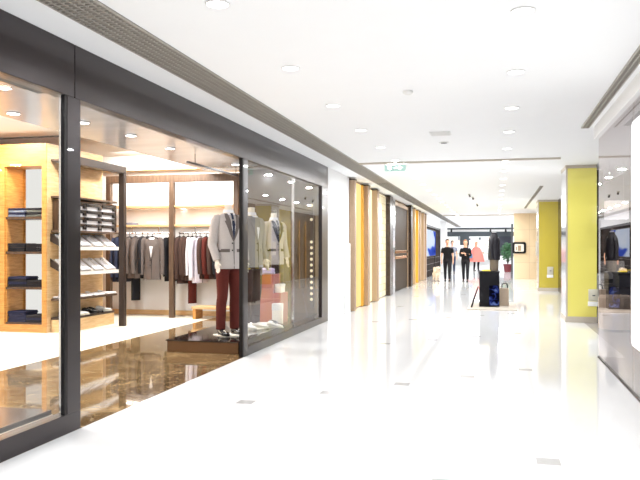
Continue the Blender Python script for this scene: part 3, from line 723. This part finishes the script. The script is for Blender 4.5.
t = thing('low_bench', 'low pale wooden bench behind the nearest mannequin', 'bench', (-5.35, 13.35, 0))
B().box(-.45, .45, -.2, .2, .2, .25).build('top', M['oak_light'], t, bevel=.004)
for sx in (-.4, .4): B().box(sx-.03, sx+.03, -.18, .18, 0, .2).build('leg', M['oak'], t, bevel=.003)

# ------------------------------------------------------------------ figures
def hand(b, wrist, d, side, fwd, sc=1., curl=.25):
    """palm, four fingers and a thumb in direction d; fwd = the way the thumb points"""
    w = Vector(wrist); d = Vector(d).normalized(); f = Vector(fwd); f = (f-d*f.dot(d)).normalized(); n = d.cross(f).normalized()*side
    b.tube([w-d*.03*sc, w+d*.03*sc, w+d*.085*sc], [.026*sc, .036*sc, .036*sc], 10, sq=.5)
    for k, (ln, o) in enumerate(((.07, .03), (.08, .01), (.075, -.01), (.058, -.029))):
        p = w+d*.075*sc+f*o*sc; b.tube([p, p+d*ln*.45*sc, p+d*ln*.8*sc-n*curl*ln*.35*sc, p+d*ln*sc-n*curl*ln*.8*sc], [.0098*sc, .0095*sc, .0085*sc, .007*sc], 8)
    p = w+d*.02*sc+f*.025*sc; b.tube([p, p+(d*.5+f*.8)*.035*sc, p+(d+f*.9)*.045*sc], [.013*sc, .011*sc, .008*sc], 8)
def head(b, c, s=1.):
    c = Vector(c)
    b.ell(c+Vector((0, .008, .02))*s, (.075*s, .095*s, .1*s)); b.ell(c+Vector((0, -.025, -.05))*s, (.056*s, .062*s, .066*s))
    b.tube([c+Vector((0, -.088, .02))*s, c+Vector((0, -.108, -.018))*s, c+Vector((0, -.09, -.028))*s], [.011*s, .017*s, .012*s], 8)
    for q in (-1, 1): b.ell(c+Vector((q*.078, .01, -.005))*s, (.012*s, .022*s, .032*s), None, 10, 8)
def face(parent, c, s=1.):
    c = Vector(c); b = B()
    for q in (-1, 1): b.ell(c+Vector((q*.03, -.083, .012))*s, (.014*s, .008*s, .008*s), None, 10, 6)
    b.build('eye', M['eye'], parent, smooth=True)
    B().ell(c+Vector((0, -.084, -.058))*s, (.026*s, .009*s, .009*s), None, 10, 6).build('lips', M['lip'], parent, smooth=True)
def body(b, zh, zs, zn, legs, arms, hands, wt=1., headc=None, neck_top=None):
    """one figure: torso, neck, limbs and hands in a single remeshed surface"""
    h = zs-zh
    b.loft([superring(.155*wt, .11*wt, zh-.06, 24, 2.2), superring(.17*wt, .12*wt, zh+.02, 24, 2.2), superring(.14*wt, .098*wt, zh+.38*h, 24, 2.2), superring(.165*wt, .115*wt, zh+.7*h, 24, 2.2), superring(.16*wt, .1*wt, zh+.92*h, 24, 2.2), superring(.075, .075, zs+.03, 24, 2)])
    b.tube([(0, .005, zs-.02), (0, 0, neck_top or zn)], [.062, .052], 14)
    for L in legs: b.tube(L, [.088*wt, .082*wt, .056, .054, .036][:len(L)], 14, smooth_path=3)
    for A in arms: b.tube(A, [.05, .052, .042, .038, .028][:len(A)], 12, smooth_path=3)
    for w, d, sd, f in hands: hand(b, w, d, sd, f)
    if headc: head(b, headc)

def mannequin(label, loc, rz, jm, tm, shoe, tie=None, lap=None, extra=None):
    t = thing('mannequin', label, 'mannequin', loc, rz, 'mannequins in the right window')
    zh, zs, zn = 1.02, 1.70, 1.83
    legs = [[(s*.09, 0, zh), (s*.1, -.005, zh-.12), (s*.105, -.012, .56), (s*.11, .012, .42), (s*.115, .02, .09)] for s in (-1, 1)]
    arms = [[(-.16, 0, zs-.06), (-.2, 0, zs-.1), (-.245, .02, zs-.4), (-.25, -.01, zs-.48), (-.235, -.09, zs-.68)],
            [(.16, 0, zs-.06), (.2, 0, zs-.1), (.25, .02, zs-.4), (.255, -.01, zs-.48), (.245, -.08, zs-.68)]]
    hands = [((a[-1][0], a[-1][1], a[-1][2]), (0, -.2, -1), s, (-s*.3, -1, 0)) for a, s in zip(arms, (-1, 1))]
    b = B(); body(b, zh, zs, zn, legs, arms, hands)
    for s in (-1, 1): b.tube([(s*.115, .03, .06), (s*.12, -.06, .04), (s*.125, -.14, .03)], [.036, .036, .025], 10)
    o = b.build('body', M['mannequin'], t, remesh=.009)
    sl = [[(A[0][0]*.9, A[0][1], A[0][2]-.005), (A[1][0], A[1][1], A[1][2]), A[2], A[3], (A[4][0], A[4][1]+.005, A[4][2]+.03)] for A in arms]
    jacket(t, jm, zs+.01, .93, sl, .205, .14, 2.3, lap, tie=tie)
    b = B(); b.loft([superring(.165, .125, z, 24, 2.2) for z in (zh-.1, zh, zh+.1)])
    for L in legs: b.tube([L[0], L[1], L[2], L[3], (L[4][0], L[4][1], .07)], [.1, .1, .078, .074, .068], 14, smooth_path=3)
    b.build('trousers', M[tm], t, remesh=.011)
    for s in (-1, 1):
        k = shoe_mesh().build('shoe', M[shoe], t, smooth=True); k.location = (s*.118, -.035, .0); k.rotation_euler = (0, 0, s*.12)
        k2 = sole_mesh().build('sole', M['leather_black'] if shoe != 'leather_white' else M['plate'], k)
    B().lathe([(.056, zn-.004), (.056, zn+.006), (.03, zn+.014), (.008, zn+.016)], n=18).build('neck_cap', M['mannequin'], t, smooth=True)
    B().lathe([(.075, zs+.005), (.078, zs+.03), (.07, zs+.065), (.064, zs+.065)], n=20).build('shirt_collar', M['shirt_white'], t, smooth=True)
    B().box(-.17, .17, -.2, .14, -.012, 0).build('foot_plate', M['cardboard'], t, bevel=.003)
    return t
PZ = .165+.0125
mannequin('headless mannequin in a pale grey blazer and maroon trousers beside the entrance', (-3.68, 9.63, PZ), .92, 'blazer_light', 'wool_maroon', 'leather_black', 'navy', 'wool_grey')
mannequin('headless mannequin in mid-grey blazer and white shoes, second in the right window', (-3.62, 10.45, PZ), 1.15, 'blazer_grey', 'wool_brown', 'leather_white')
m3 = mannequin('headless mannequin in pale jacket with black lapels, deepest in the right window', (-3.84, 12.3, PZ), 1.0, 'blazer_light', 'wool_brown', 'leather_black', 'wool_black', 'wool_black')
# red stepped display block and goods
t = thing('display_block', 'brick-red stepped display block standing before the deepest mannequin', 'display block', (-3.66, 11.45, .166))
B().box(-.2, .14, -.2, .2, 0, .80).build('tall_step', M['red_block'], t, bevel=.004)
B().box(.14, .27, -.2, .2, 0, .5).build('low_step', M['red_block'], t, bevel=.004)
def paperbox(label, loc, sx, sy, sz, rz, m='cardboard'):
    t = thing('gift_box', label, 'box', loc, rz)
    B().box(-sx/2, sx/2, -sy/2, sy/2, 0, sz*.75).build('base', M[m], t, bevel=.003); B().box(-sx/2-.004, sx/2+.004, -sy/2-.004, sy/2+.004, sz*.7, sz).build('lid', M['leather_white'], t, bevel=.003)
paperbox('small cream box on the low step of the red block', (-3.455, 11.42, .667), .11, .2, .14, .0)
paperbox('cream box standing on the plinth in front of the red block', (-3.4, 11.1, .166), .16, .2, .34, .2)
folded('folded_scarf', M['lilac_scarf'], .26, .3, .1, 'lilac folded scarf on top of the red display block', 'scarf', (-3.7, 11.42, .967), .5, None)
for k, (x, y) in enumerate(((-3.5, 11.0), (-3.62, 10.9))):
    pass
folded('folded_shirt', M['shirt_white'], .34, .26, .03, 'white folded shirt lying flat on the plinth before the red block', 'folded shirt', (-3.66, 11.02, .168), .4, None)
shoes('white shoe on the plinth between the second and third mannequin', (-3.36, 10.72, .166), 1.2, 'leather_white', 'plate')
shoes('dark brown shoe on the plinth between the second and third mannequin', (-3.4, 10.9, .166), 1.2, 'leather_brown')
t = thing('display_tripod', 'thin dark tripod stand at the far end of the right window', 'tripod', (-3.62, 12.8, .166))
for a in (.4, 2.5, 4.6): B().tube([(.03*math.cos(a), .03*math.sin(a), 1.22), (.26*math.cos(a), .26*math.sin(a), 0)], [.013, .009], 8).build('leg', M['espresso'], t, smooth=True)
B().tube([(0, 0, 1.1), (0, 0, 1.75)], .01, 8).build('column', M['chrome'], t, smooth=True)
B().lathe([(.03, 1.14), (.05, 1.18), (.05, 1.23), (.02, 1.26)], n=16).build('collar', M['espresso'], t, smooth=True)
t = thing('bulb_strip', 'vertical strip of round glowing bulbs at the far edge of the right window', 'light', (-3.26, 12.78, .3))  # added column of glowing dots, imitates reflected lamps
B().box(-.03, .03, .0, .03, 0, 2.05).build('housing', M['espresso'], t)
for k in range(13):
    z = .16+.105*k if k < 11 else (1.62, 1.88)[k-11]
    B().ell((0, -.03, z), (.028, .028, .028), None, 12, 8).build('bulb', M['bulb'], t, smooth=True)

# ------------------------------------------------------------------ gold facade
t = thing('gold_shop_facade', 'gold and champagne shop facade of lit upright fins beyond the white wall', 'shop front', (XL, 15.6, 0))
def gf(name, m, x0, x1, y0, y1, z0=.0, z1=2.93): return B().box(x0, x1, y0-15.6, y1-15.6, z0, z1).build(name, M[m], t, bevel=.004)
gf('back_panel', 'tan', -.12, .0, 15.68, 32.9, 0, H-.001)
def fin(y, tan='tan', ln=.3, pr=.15, side='tan'):
    gf('fin', tan, .0, pr, y, y+ln, .012, 2.9); gf('fin_side', side, pr, pr+.006, y+.02, y+ln, .012, 2.9); gf('fin_cap', 'espresso', .0, pr+.01, y-.01, y+ln+.02, 2.9, 2.93)
fin(15.6, pr=.12, ln=.2); gf('light_panel', 'warm_lit', .0, .02, 16.2, 16.95, .03, 2.9)
gf('fin_side', 'ochre', .0, .06, 16.95, 17.15, .012, 2.9); fin(17.15, pr=.15); gf('light_panel', 'warm_lit2', .0, .02, 17.5, 18.5, .03, 2.9)
fin(18.5, pr=.16); gf('mosaic_panel', 'mosaic', .0, .03, 19.0, 20.9, .03, 2.9)
gf('dark_pier', 'darkwood', .0, .16, 20.9, 21.5, .012, 2.93); gf('pier_edge', 'chrome', .0, .13, 21.5, 22.2, .012, 2.9)
fin(25.9, 'darkwood', .5, .2, 'espresso')
gf('light_panel', 'warm_lit2', .0, .02, 26.6, 27.6, .03, 2.9); fin(27.6, side='ochre'); gf('light_panel', 'warm_lit2', .0, .02, 28.1, 28.9, .03, 2.9)
fin(28.9, 'ochre'); fin(29.7); gf('light_panel', 'warm_lit2', .0, .02, 30.3, 31.2, .03, 2.9); fin(31.2); fin(32.2)
d = thing('entrance_door', 'smoked glass door with two gold bars in the gold facade', 'door', (XL+.02, 22.3, 0))
B().box(0, .05, 0, 3.5, .02, 2.75).build('leaf', M['dark_glass'], d, bevel=.004)
b = B(); b.box(0, .09, -.06, 0, 0, 2.85); b.box(0, .09, 3.5, 3.56, 0, 2.85); b.box(0, .09, 0, 3.5, 2.75, 2.85); b.build('frame', M['tan'], d)
for z in (1.05, 1.23): B().box(.05, .1, .1, 3.4, z, z+.09).build('push_bar', M['gold'], d, bevel=.01)
t2 = tag(B().box(XL+.001, XL+.05, 15.05, 15.5, 0, 1.5).build('wall_guard', M['vent'], None, bevel=.003), 'narrow pale metal wall guard just before the gold facade', 'wall guard')

# ------------------------------------------------------------------ dark screen shopfront further along
t = thing('video_shopfront', 'near-black shopfront with a video screen beyond the gold facade', 'shop front', (XL, 33, 0))
B().box(-.12, .0, 0, 9.5, 0, 2.5).build('panel', M['darkwood_matt'], t)
B().box(-.02, .04, 0, 9.5, 2.42, 2.52).build('head_rail', M['black'], t)
for y in (.0, 5.6, 9.4): B().box(-.02, .03, y, y+.1, 0, 2.42).build('mullion', M['black'], t)
for z in (.3, .6, .9): B().box(.0, .012, .1, 9.4, z, z+.02).build('groove', M['espresso'], t)
s = thing('video_screen', 'blue and white video screen on the near-black shopfront', 'screen', (XL+.03, 33.3, .98))
B().box(0, .04, 0, 5.2, 0, 1.32).build('casing', M['black'], s)
B().box(.04, .045, .04, 5.16, .04, 1.28).build('display', M['screen_space'], s)

# ------------------------------------------------------------------ pillars on the other side
def pillar(label, x0, x1, y, dp, m):
    t = thing('green_pillar', label, 'pillar', (x0, y, 0))
    w = x1-x0
    B().box(.02, w, .02, dp, 0, H-.002).build('core', M['plate_white'], t)
    B().box(.03, w, 0, .02, .11, H-.06).build('front_panel', M[m], t)
    B().box(0, .02, .0, dp, .11, H-.06).build('side_panel', M['chrome'], t)
    B().box(0.0, .03, -.006, .0, .11, H-.06).build('corner_trim', M['taupe_trim'], t)
    b = B(); b.box(-.01, w, -.012, .02, 0, .11); b.box(-.01, .02, .02, dp, 0, .11); b.build('base', M['taupe_trim'], t)
    b = B(); b.box(-.01, w, -.012, .02, H-.06, H-.002); b.box(-.01, .02, .02, dp, H-.06, H-.002); b.build('cap', M['taupe_trim'], t)
    return t
pillar('tall lime-green glass pillar beside the grey glass wall', 1.30, 1.85, 14.3, .95, 'green_glass')
pillar('olive-green glass pillar standing farther back before the stone wall', 1.36, 2.0, 24.4, .9, 'olive_glass')
def plates(label, x, y, z, s=1.):
    t = thing('socket_plate', label, 'socket', (x, y, z))
    B().rbox(-.07*s, .1*s, -.03, -.013, 0, .22*s, .006).build('upper_plate', M['plate'], t, smooth=True)
    B().box(.0, .05*s, -.034, -.03, .09*s, .11*s).build('slot', M['charcoal'], t)
    B().rbox(-.08*s, .1*s, -.034, -.013, -.1*s, -.01*s, .006).build('lower_plate', M['plate_white'], t, smooth=True)
plates('grey and white socket plates low on the lime-green pillar', 1.77, 14.312, .41); plates('grey and white socket plates low on the olive pillar', 1.72, 24.412, .55, 1.1)
t = thing('wall_screen', 'black rounded picture screen on the cream stone wall', 'screen', (1.06, 33.68, 1.15))
B().prism(rrect(-.3, .3, 0, .52, .1), 'y', -.04, .0).build('frame', M['black'], t)
B().prism(rrect(-.2, .2, .09, .43, .04), 'y', -.046, -.04).build('display', M['cardboard'], t)
b = B(); b.box(-.06, .08, -.05, -.046, .12, .36); b.box(-.15, -.1, -.05, -.046, .14, .3); b.build('picture', M['tan'], t)
t = tag(B().box(1.30, 1.355, 24.6, 24.7, 1.15, 1.62).build('card_reader', M['taupe_trim'], None, bevel=.01), 'small grey upright box on the edge of the olive pillar', 'card reader')

# ------------------------------------------------------------------ right shop interior behind the grey glass
t = thing('reception_desk', 'dark blue-black reception desk behind the grey glass', 'desk', (2.1, 13.4, 0))
B().box(0, 1.7, 0, .7, 0, .92).build('body', M['navy_wall'], t, bevel=.005); B().box(-.02, 1.75, -.02, .72, .92, .96).build('top', M['black'], t, bevel=.004)
B().box(-.006, .0, .0, .7, .7, .72).build('line', M['chrome'], t); B().box(0, 1.7, -.006, 0, .7, .72).build('line', M['chrome'], t)
t = thing('flower_tray', 'small tray of yellow flowers on the dark desk', 'tray', (2.3, 13.55, .961))
B().box(-.16, .16, -.08, .08, 0, .03).build('tray', M['espresso'], t)
for k in range(7): B().ell((-.13+.043*k, R.uniform(-.03, .03), .045), (.028, .028, .022), None, 8, 6).build('flower', M['yellow'], t, smooth=True)
t = thing('round_pouf', 'taupe faceted pouf in front of the dark desk', 'pouf', (1.98, 13.0, 0))
b = B(); b.lathe([(.27, .04), (.28, .06), (.28, .56), (.25, .6)], n=10); b.build('cushion', M['taupe_box'], t); B().lathe([(.26, 0), (.26, .04)], n=10).build('base', M['black'], t)
t = thing('bar_chair', 'white framed chair with a dark seat beside the dark desk', 'chair', (2.14, 14.65, 0), -.3)
B().rbox(-.22, .22, -.2, .2, .66, .72, .02).build('seat', M['black'], t, smooth=True)
B().rbox(-.22, .22, .19, .22, .8, 1.15, .012).build('backrest', M['plate_white'], t, smooth=True)
for sx in (-.2, .2):
    B().tube([(sx, -.2, 0), (sx, .2, .95), (sx, .22, 1.1)], .016, 8).build('leg', M['plate_white'], t, smooth=True); B().tube([(sx, .2, 0), (sx, -.2, .66), (sx, -.22, .9)], .016, 8).build('leg', M['plate_white'], t, smooth=True)
    B().rbox(sx-.02, sx+.02, -.24, .22, .88, .91, .008).build('armrest', M['plate_white'], t)
t = thing('hanging_sign', 'blank white box lamp hanging over the dark desk', 'lamp', (2.07, 13.5, 1.9))
B().rbox(-.19, .19, -.1, .1, 0, .33, .01).build('shade', M['lightbox'], t, smooth=True)
for sx in (-.12, .12): B().tube([(sx, 0, .33), (sx, 0, H-1.9-.001)], .006, 6).build('rod', M['chrome'], t)
for x, y in ((3.4, 8), (3.2, 12.2), (2.3, 11.6)): light('right_shop_lamp', (x, y, H-.03), 28, .2)

# ------------------------------------------------------------------ kiosk with jacket form
t = tag(B().box(-.61, .48, 16.6, 18.9, .0005, .025).build('base_plate', M['base_plate'], None, bevel=.004), 'flat grey-beige floor plate under the black kiosk box', 'base plate')
t = thing('kiosk_box', 'black box plinth with blue picture standing in the mall aisle', 'plinth', (-.13, 17.25, .026))
B().box(-.23, .23, 0, .7, 0, .80).build('body', M['black_gloss'], t, bevel=.004); B().box(-.24, .24, -.01, .71, .8, .83).build('top', M['black'], t, bevel=.003)
B().box(.0, .22, -.008, -.001, .04, .5).build('picture', M['poster_blue'], t)
t = thing('jacket_form', 'black padded jacket on a taupe bust form atop the kiosk box', 'bust form', (-.02, 17.6, .857), 1.25)
B().lathe([(.09, 0), (.1, .02), (.105, .3), (.11, .34)], n=18).build('stand', M['taupe_skirt'], t, smooth=True)
T = Torso([(.26, .15, .13), (.34, .165, .14), (.55, .15, .125), (.74, .16, .12), (.82, .12, .09), (.88, .06, .06)], 2.2)
T.shell(B()).build('jacket_body', M['coat_black'], t, smooth=True)
b = B(); b.tube([(.1, .0, .8), (.17, .01, .7), (.2, .02, .5), (.19, 0, .26)], [.05, .062, .055, .045], 12, smooth_path=3); b.build('sleeve', M['coat_black'], t, smooth=True)
b = B(); b.tube([(-.1, .0, .8), (-.16, .01, .7), (-.17, .02, .5), (-.15, 0, .3)], [.05, .055, .05, .042], 12, smooth_path=3); b.build('sleeve', M['coat_black'], t, smooth=True)
B().lathe([(.058, .84), (.07, .87), (.066, .905), (.05, .91)], n=18).build('collar', M['coat_black'], t, smooth=True)
B().lathe([(.05, .9), (.056, .918), (.03, .922)], n=18).build('lining', M['light_edge'], t, smooth=True)
b = B(); T.patch(b, [(.3, -.006, .006), (.8, -.006, .006)], .002, .004, 1); b.build('zip', M['light_edge'], t)
t = thing('yellow_pouch', 'small yellow cloth pouch on the kiosk top', 'pouch', (-.2, 17.32, .857))
B().rbox(-.1, .1, -.05, .05, 0, .03, .012).build('body', M['yellow'], t, smooth=True); B().box(-.04, .06, -.012, .012, .03, .036).build('flap', M['oak'], t)
t = thing('shopping_bag', 'beige upright bag behind the right side of the kiosk', 'bag', (.22, 17.75, .026))
B().box(-.12, .1, -.1, .1, 0, .42).build('body', M['taupe_box'], t, bevel=.01)
B().tube([(-.06, 0, .42), (-.04, 0, .52), (.05, 0, .52), (.07, 0, .42)], .012, 8, smooth_path=3).build('handle', M['black'], t, smooth=True)
t = tag(B().tube([(-.53, 17.0, .026), (-.46, 17.06, .26), (-.38, 17.2, .5)], [.02, .02, .014], 8).build('leaning_cane', M['black'], None, smooth=True), 'short black rod leaning on the left of the kiosk', 'rod')

# ------------------------------------------------------------------ people
def person(label, loc, rz, tee, trs, hair, stride=.12, arms='down', long_hair=False, sc=1., grp=None):
    t = thing('person', label, 'person', loc, rz, grp); t.scale = (sc, sc, sc)
    zh, zs, zn = .92, 1.42, 1.53
    legs = [[(s*.085, 0, zh), (s*.09, -s*stride*.2, zh-.1), (s*.09, -s*stride*.75-.02, .52), (s*.09, -s*stride*.6, .4), (s*.085, -s*stride+.02, .08)] for s in (-1, 1)]
    if arms == 'down':
        A = [[(s*.15, 0, zs-.04), (s*.19, 0, zs-.08), (s*.235, .02, zs-.33), (s*.24, -.01, zs-.4), (s*.235, -.08+s*.04, zs-.58)] for s in (-1, 1)]
        hd = [(a[-1], (0, -.25, -1), s, (-s*.3, -1, 0)) for a, s in zip(A, (-1, 1))]
    else:   # folded across the chest
        A = [[(s*.14, 0, zs-.04), (s*.175, 0, zs-.08), (s*.21, -.02, zs-.3), (s*.15, -.13, zs-.31+.02*s), (-s*.03, -.19-.02*s, zs-.26+.03*s)] for s in (-1, 1)]
        hd = [(a[-1], (-s, .1, .1), s, (0, 0, 1)) for a, s in zip(A, (-1, 1))]
    hc = (0, -.02, zn+.12)
    b = B(); body(b, zh, zs, zn, legs, A, hd, .95, hc, zn+.05)
    for L in legs: b.tube([(L[4][0], L[4][1]+.02, .06), (L[4][0], L[4][1]-.07, .04), (L[4][0], L[4][1]-.14, .03)], [.034, .034, .022], 10)
    b.build('body', M['skin'], t, remesh=.011)
    face(t, hc)
    b = B(); h = zs-zh
    b.loft([superring(.175, .125, zh-.04, 24, 2.2), superring(.165, .12, zh+.35*h, 24, 2.2), superring(.18, .128, zh+.7*h, 24, 2.2), superring(.17, .11, zh+.93*h, 24, 2.2), superring(.085, .085, zs+.025, 24, 2)])
    for a in A:
        if arms == 'down': b.tube([a[0], a[1], (a[1][0]*.4+a[2][0]*.6, a[2][1]*.6, a[1][2]*.4+a[2][2]*.6)], [.06, .066, .06], 12, smooth_path=3)
        else: b.tube(a[:4] + [tuple(.75*p+.25*q for p, q in zip(a[4], a[3]))], [.055, .062, .055, .05, .042], 12, smooth_path=3)
    b.build('top', M[tee], t, remesh=.012)
    b = B(); b.loft([superring(.165, .125, z, 24, 2.2) for z in (zh-.08, zh+.04)])
    for L in legs: b.tube(L, [.1, .098, .07, .066, .052], 14, smooth_path=3)
    b.build('trousers', M[trs], t, remesh=.012)
    b = B(); c = Vector(hc)
    b.ell(c+Vector((0, .028, .042)), (.086, .098, .098)); b.ell(c+Vector((0, -.035, .1)), (.06, .05, .035))
    if long_hair: b.tube([c+Vector((0, .06, .05)), c+Vector((0, .085, -.08)), c+Vector((0, .09, -.25))], [.085, .085, .06], 14, sq=.6, smooth_path=3)
    b.build('hair', M[hair], t, remesh=.012)
    for L in legs:
        k = shoe_mesh(.28, .1).build('shoe', M['leather_black'], t, smooth=True); k.location = (L[4][0], L[4][1]-.03, 0); sole_mesh(.285, .1).build('sole', M['leather_black'], k)
    return t
person('man in a black t-shirt and dark trousers walking towards the viewer', (-1.96, 30.9, 0.001), .06, 'tee_black', 'trouser_black', 'hair_dark', .16)
person('woman in black with folded arms walking beside the man in black', (-1.2, 30.7, 0.001), .0, 'tee_black', 'trouser_black', 'hair_blonde', .13, 'folded', True, .985)
person('person in a grey shirt walking behind the man in black', (-2.3, 40.6, 0.001), .1, 'tee_grey', 'navy', 'hair_dark', .14, sc=1.02)
pk = person('person with long ginger hair in a wide salmon-pink cape', (-1.12, 45.5, 0.001), .5, 'tee_black', 'trouser_black', 'hair_fair', .12, 'down', True)
b = B(); b.loft([superring(.52, .36, .55, 28, 2.2), superring(.50, .34, .62, 28, 2.2), superring(.42, .29, 1.0, 28, 2.2), superring(.3, .2, 1.3, 28, 2.2), superring(.12, .11, 1.46, 28, 2)]); b.build('cape', M['pink'], pk, smooth=True)
t = thing('handbag', 'small teal-blue bag held before the pink cape', 'handbag', (-1.5, 45.0, .78))
B().rbox(-.17, .17, -.06, .06, 0, .26, .03).build('body', M['blue_cloth'], t, smooth=True); B().tube([(-.1, 0, .25), (-.06, 0, .4), (.06, 0, .4), (.1, 0, .25)], .012, 8, smooth_path=3).build('strap', M['navy'], t, smooth=True)
# small cream dog
t = thing('dog', 'fluffy cream dog walking beside the man in black', 'dog', (-2.4, 30.8, .001), .35); b = B()
b.tube([(0, .24, .34), (0, .14, .35), (0, -.05, .34), (0, -.18, .37)], [.09, .12, .135, .11], 14, smooth_path=3)
b.tube([(0, -.17, .4), (0, -.25, .5)], [.095, .08], 12); b.ell((0, -.28, .54), (.085, .095, .085)); b.tube([(0, -.34, .525), (0, -.42, .5)], [.05, .034], 10)
for s in (-1, 1):
    b.tube([(s*.07, -.16, .32), (s*.075, -.15, .2), (s*.075, -.16, .1), (s*.075, -.17, .02)], [.06, .045, .036, .038], 10)
    b.tube([(s*.075, .17, .34), (s*.08, .13, .22), (s*.08, .21, .12), (s*.08, .19, .02)], [.08, .06, .036, .038], 10)
    b.tube([(s*.06, -.26, .61), (s*.095, -.25, .56), (s*.1, -.25, .49)], [.02, .035, .022], 8)
b.tube([(0, .26, .38), (0, .36, .47), (0, .36, .58)], [.04, .06, .045], 10, smooth_path=3)
b.build('body', M['fur'], t, remesh=.012)
B().ell((0, -.425, .51), (.018, .012, .014), None, 8, 6).build('nose', M['eye'], t); b = B()
for s in (-1, 1): b.ell((s*.04, -.36, .565), (.012, .01, .012), None, 8, 6)
b.build('eye', M['eye'], t)

# ------------------------------------------------------------------ far end shop and plant
t = thing('potted_plant', 'bushy green potted plant near the far right wall', 'potted plant', (.72, 43.5, 0))
B().lathe([(.19, 0), (.24, .38), (.26, .4), (.26, .46), (.22, .46)], n=20).build('pot', M['pot'], t, smooth=True)
B().lathe([(.22, .44), (.2, .455)], n=20).build('soil', M['soil'], t)
b = B()
for k in range(7): b.tube([(0, 0, .45), (R.uniform(-.12, .12), R.uniform(-.12, .12), .9), (R.uniform(-.3, .3), R.uniform(-.3, .3), 1.5)], [.018, .013, .006], 6, smooth_path=2)
b.build('stems', M['espresso'], t, smooth=True)
b = B()
for k in range(420):
    u = R.uniform(0, 2*PI); v = math.acos(R.uniform(-1, 1)); r = R.random()**.4
    c = Vector((.42*r*math.sin(v)*math.cos(u), .42*r*math.sin(v)*math.sin(u), 1.16+.6*r*math.cos(v)))
    dr = Vector((R.uniform(-1, 1), R.uniform(-1, 1), R.uniform(-.4, 1))).normalized(); sd = dr.cross(Vector((R.uniform(-1, 1), R.uniform(-1, 1), R.uniform(-1, 1)))).normalized(); up = dr.cross(sd)*.01
    L, W = R.uniform(.12, .2), R.uniform(.028, .045)
    vs = [b.bm.verts.new(c+p) for p in (-dr*L/2, sd*W+up, dr*L/2, -sd*W+up)]
    b.bm.faces.new(vs)
b.build('foliage', M['leaf'], t)
t = thing('far_shopfront', 'blue-black framed glass shopfront closing the far end of the mall', 'shop front', (-1.5, 57, 0))
B().box(-4.5, 2.9, 0, .3, 2.3, 2.66).build('header', M['charcoal'], t)
B().box(1.65, 2.85, 0, .3, .8, 2.3).build('dark_panel', M['navy_wall'], t)
for x in (-2.9, -.6, 1.6): B().box(x, x+.1, .1, .2, 0, 2.3).build('mullion', M['charcoal'], t)
B().box(-1.15, -.45, .0, .2, 1.62, 2.3).build('sign_panel', M['charcoal'], t)
for z in (.9, 1.5, 2.0): B().box(-4.5, 1.6, 3.2, 3.6, z, z+.06).build('shelf', M['taupe_trim'], t)
for k in range(22): B().box(-4.4+.27*k, -4.4+.27*k+R.uniform(.08, .2), 3.25, 3.5, (.96, 1.56, 2.06)[k % 3], (.96, 1.56, 2.06)[k % 3]+R.uniform(.1, .3)).build('goods', M[R.choice(['charcoal', 'taupe_box', 'navy', 'tan', 'plate'])], t)
t = tag(B().box(.72, .80, 34.0, 34.1, 0, 2.5).build('door_post', M['charcoal'], None), 'dark upright door post beside the cream stone wall', 'post')
t = thing('ceiling_beam', 'slim dark beam with spotlights under the far ceiling', 'beam', (-.9, 50, 2.66))
B().box(-2.6, 2.2, 0, .1, .0, .1).build('rail', M['charcoal'], t)
for x in (-2.0, .6, 1.6): B().tube([(x, .05, .0), (x, -.05, -.14)], [.05, .07], 10).build('lamp_head', M['black'], t, smooth=True); 
for x in (-2.4, 2.0): B().box(x-.01, x+.01, .04, .06, .1, H-2.66-.001).build('hanger', M['charcoal'], t)
for x, y in ((-1, 47), (-1, 51), (-1, 55), (-4, 59), (-1.5, 59.5), (.5, 59), (-5.5, 48), (-5.5, 53)): light('far_hall_lamp', (x, y, H-.05), 130, .5)

# ------------------------------------------------------------------ world, camera, render look
w = bpy.data.worlds.new('world'); SC.world = w; w.use_nodes = True
w.node_tree.nodes['Background'].inputs['Color'].default_value = (.97, .985, 1, 1); w.node_tree.nodes['Background'].inputs['Strength'].default_value = .6
cd = bpy.data.cameras.new('camera'); cam = bpy.data.objects.new('camera', cd); COL.objects.link(cam)
cam.location = (0, 0, 1.4); cam.rotation_euler = (PI/2, 0, math.atan(175/720)); cd.sensor_width = 36; cd.lens = 720/640*36; cd.shift_y = 8/640; cd.clip_end = 200
SC.camera = cam
SC.view_settings.view_transform = 'Standard'; SC.view_settings.look = 'None'; SC.view_settings.gamma = 1; SC.view_settings.exposure = -0.47; SC.view_settings.use_curve_mapping = False
try:
    SC.cycles.use_denoising = True; SC.cycles.denoiser = 'OPENIMAGEDENOISE'
    SC.cycles.max_bounces = 12; SC.cycles.diffuse_bounces = 5; SC.cycles.glossy_bounces = 6; SC.cycles.transparent_max_bounces = 16; SC.cycles.sample_clamp_indirect = 6
except Exception: pass
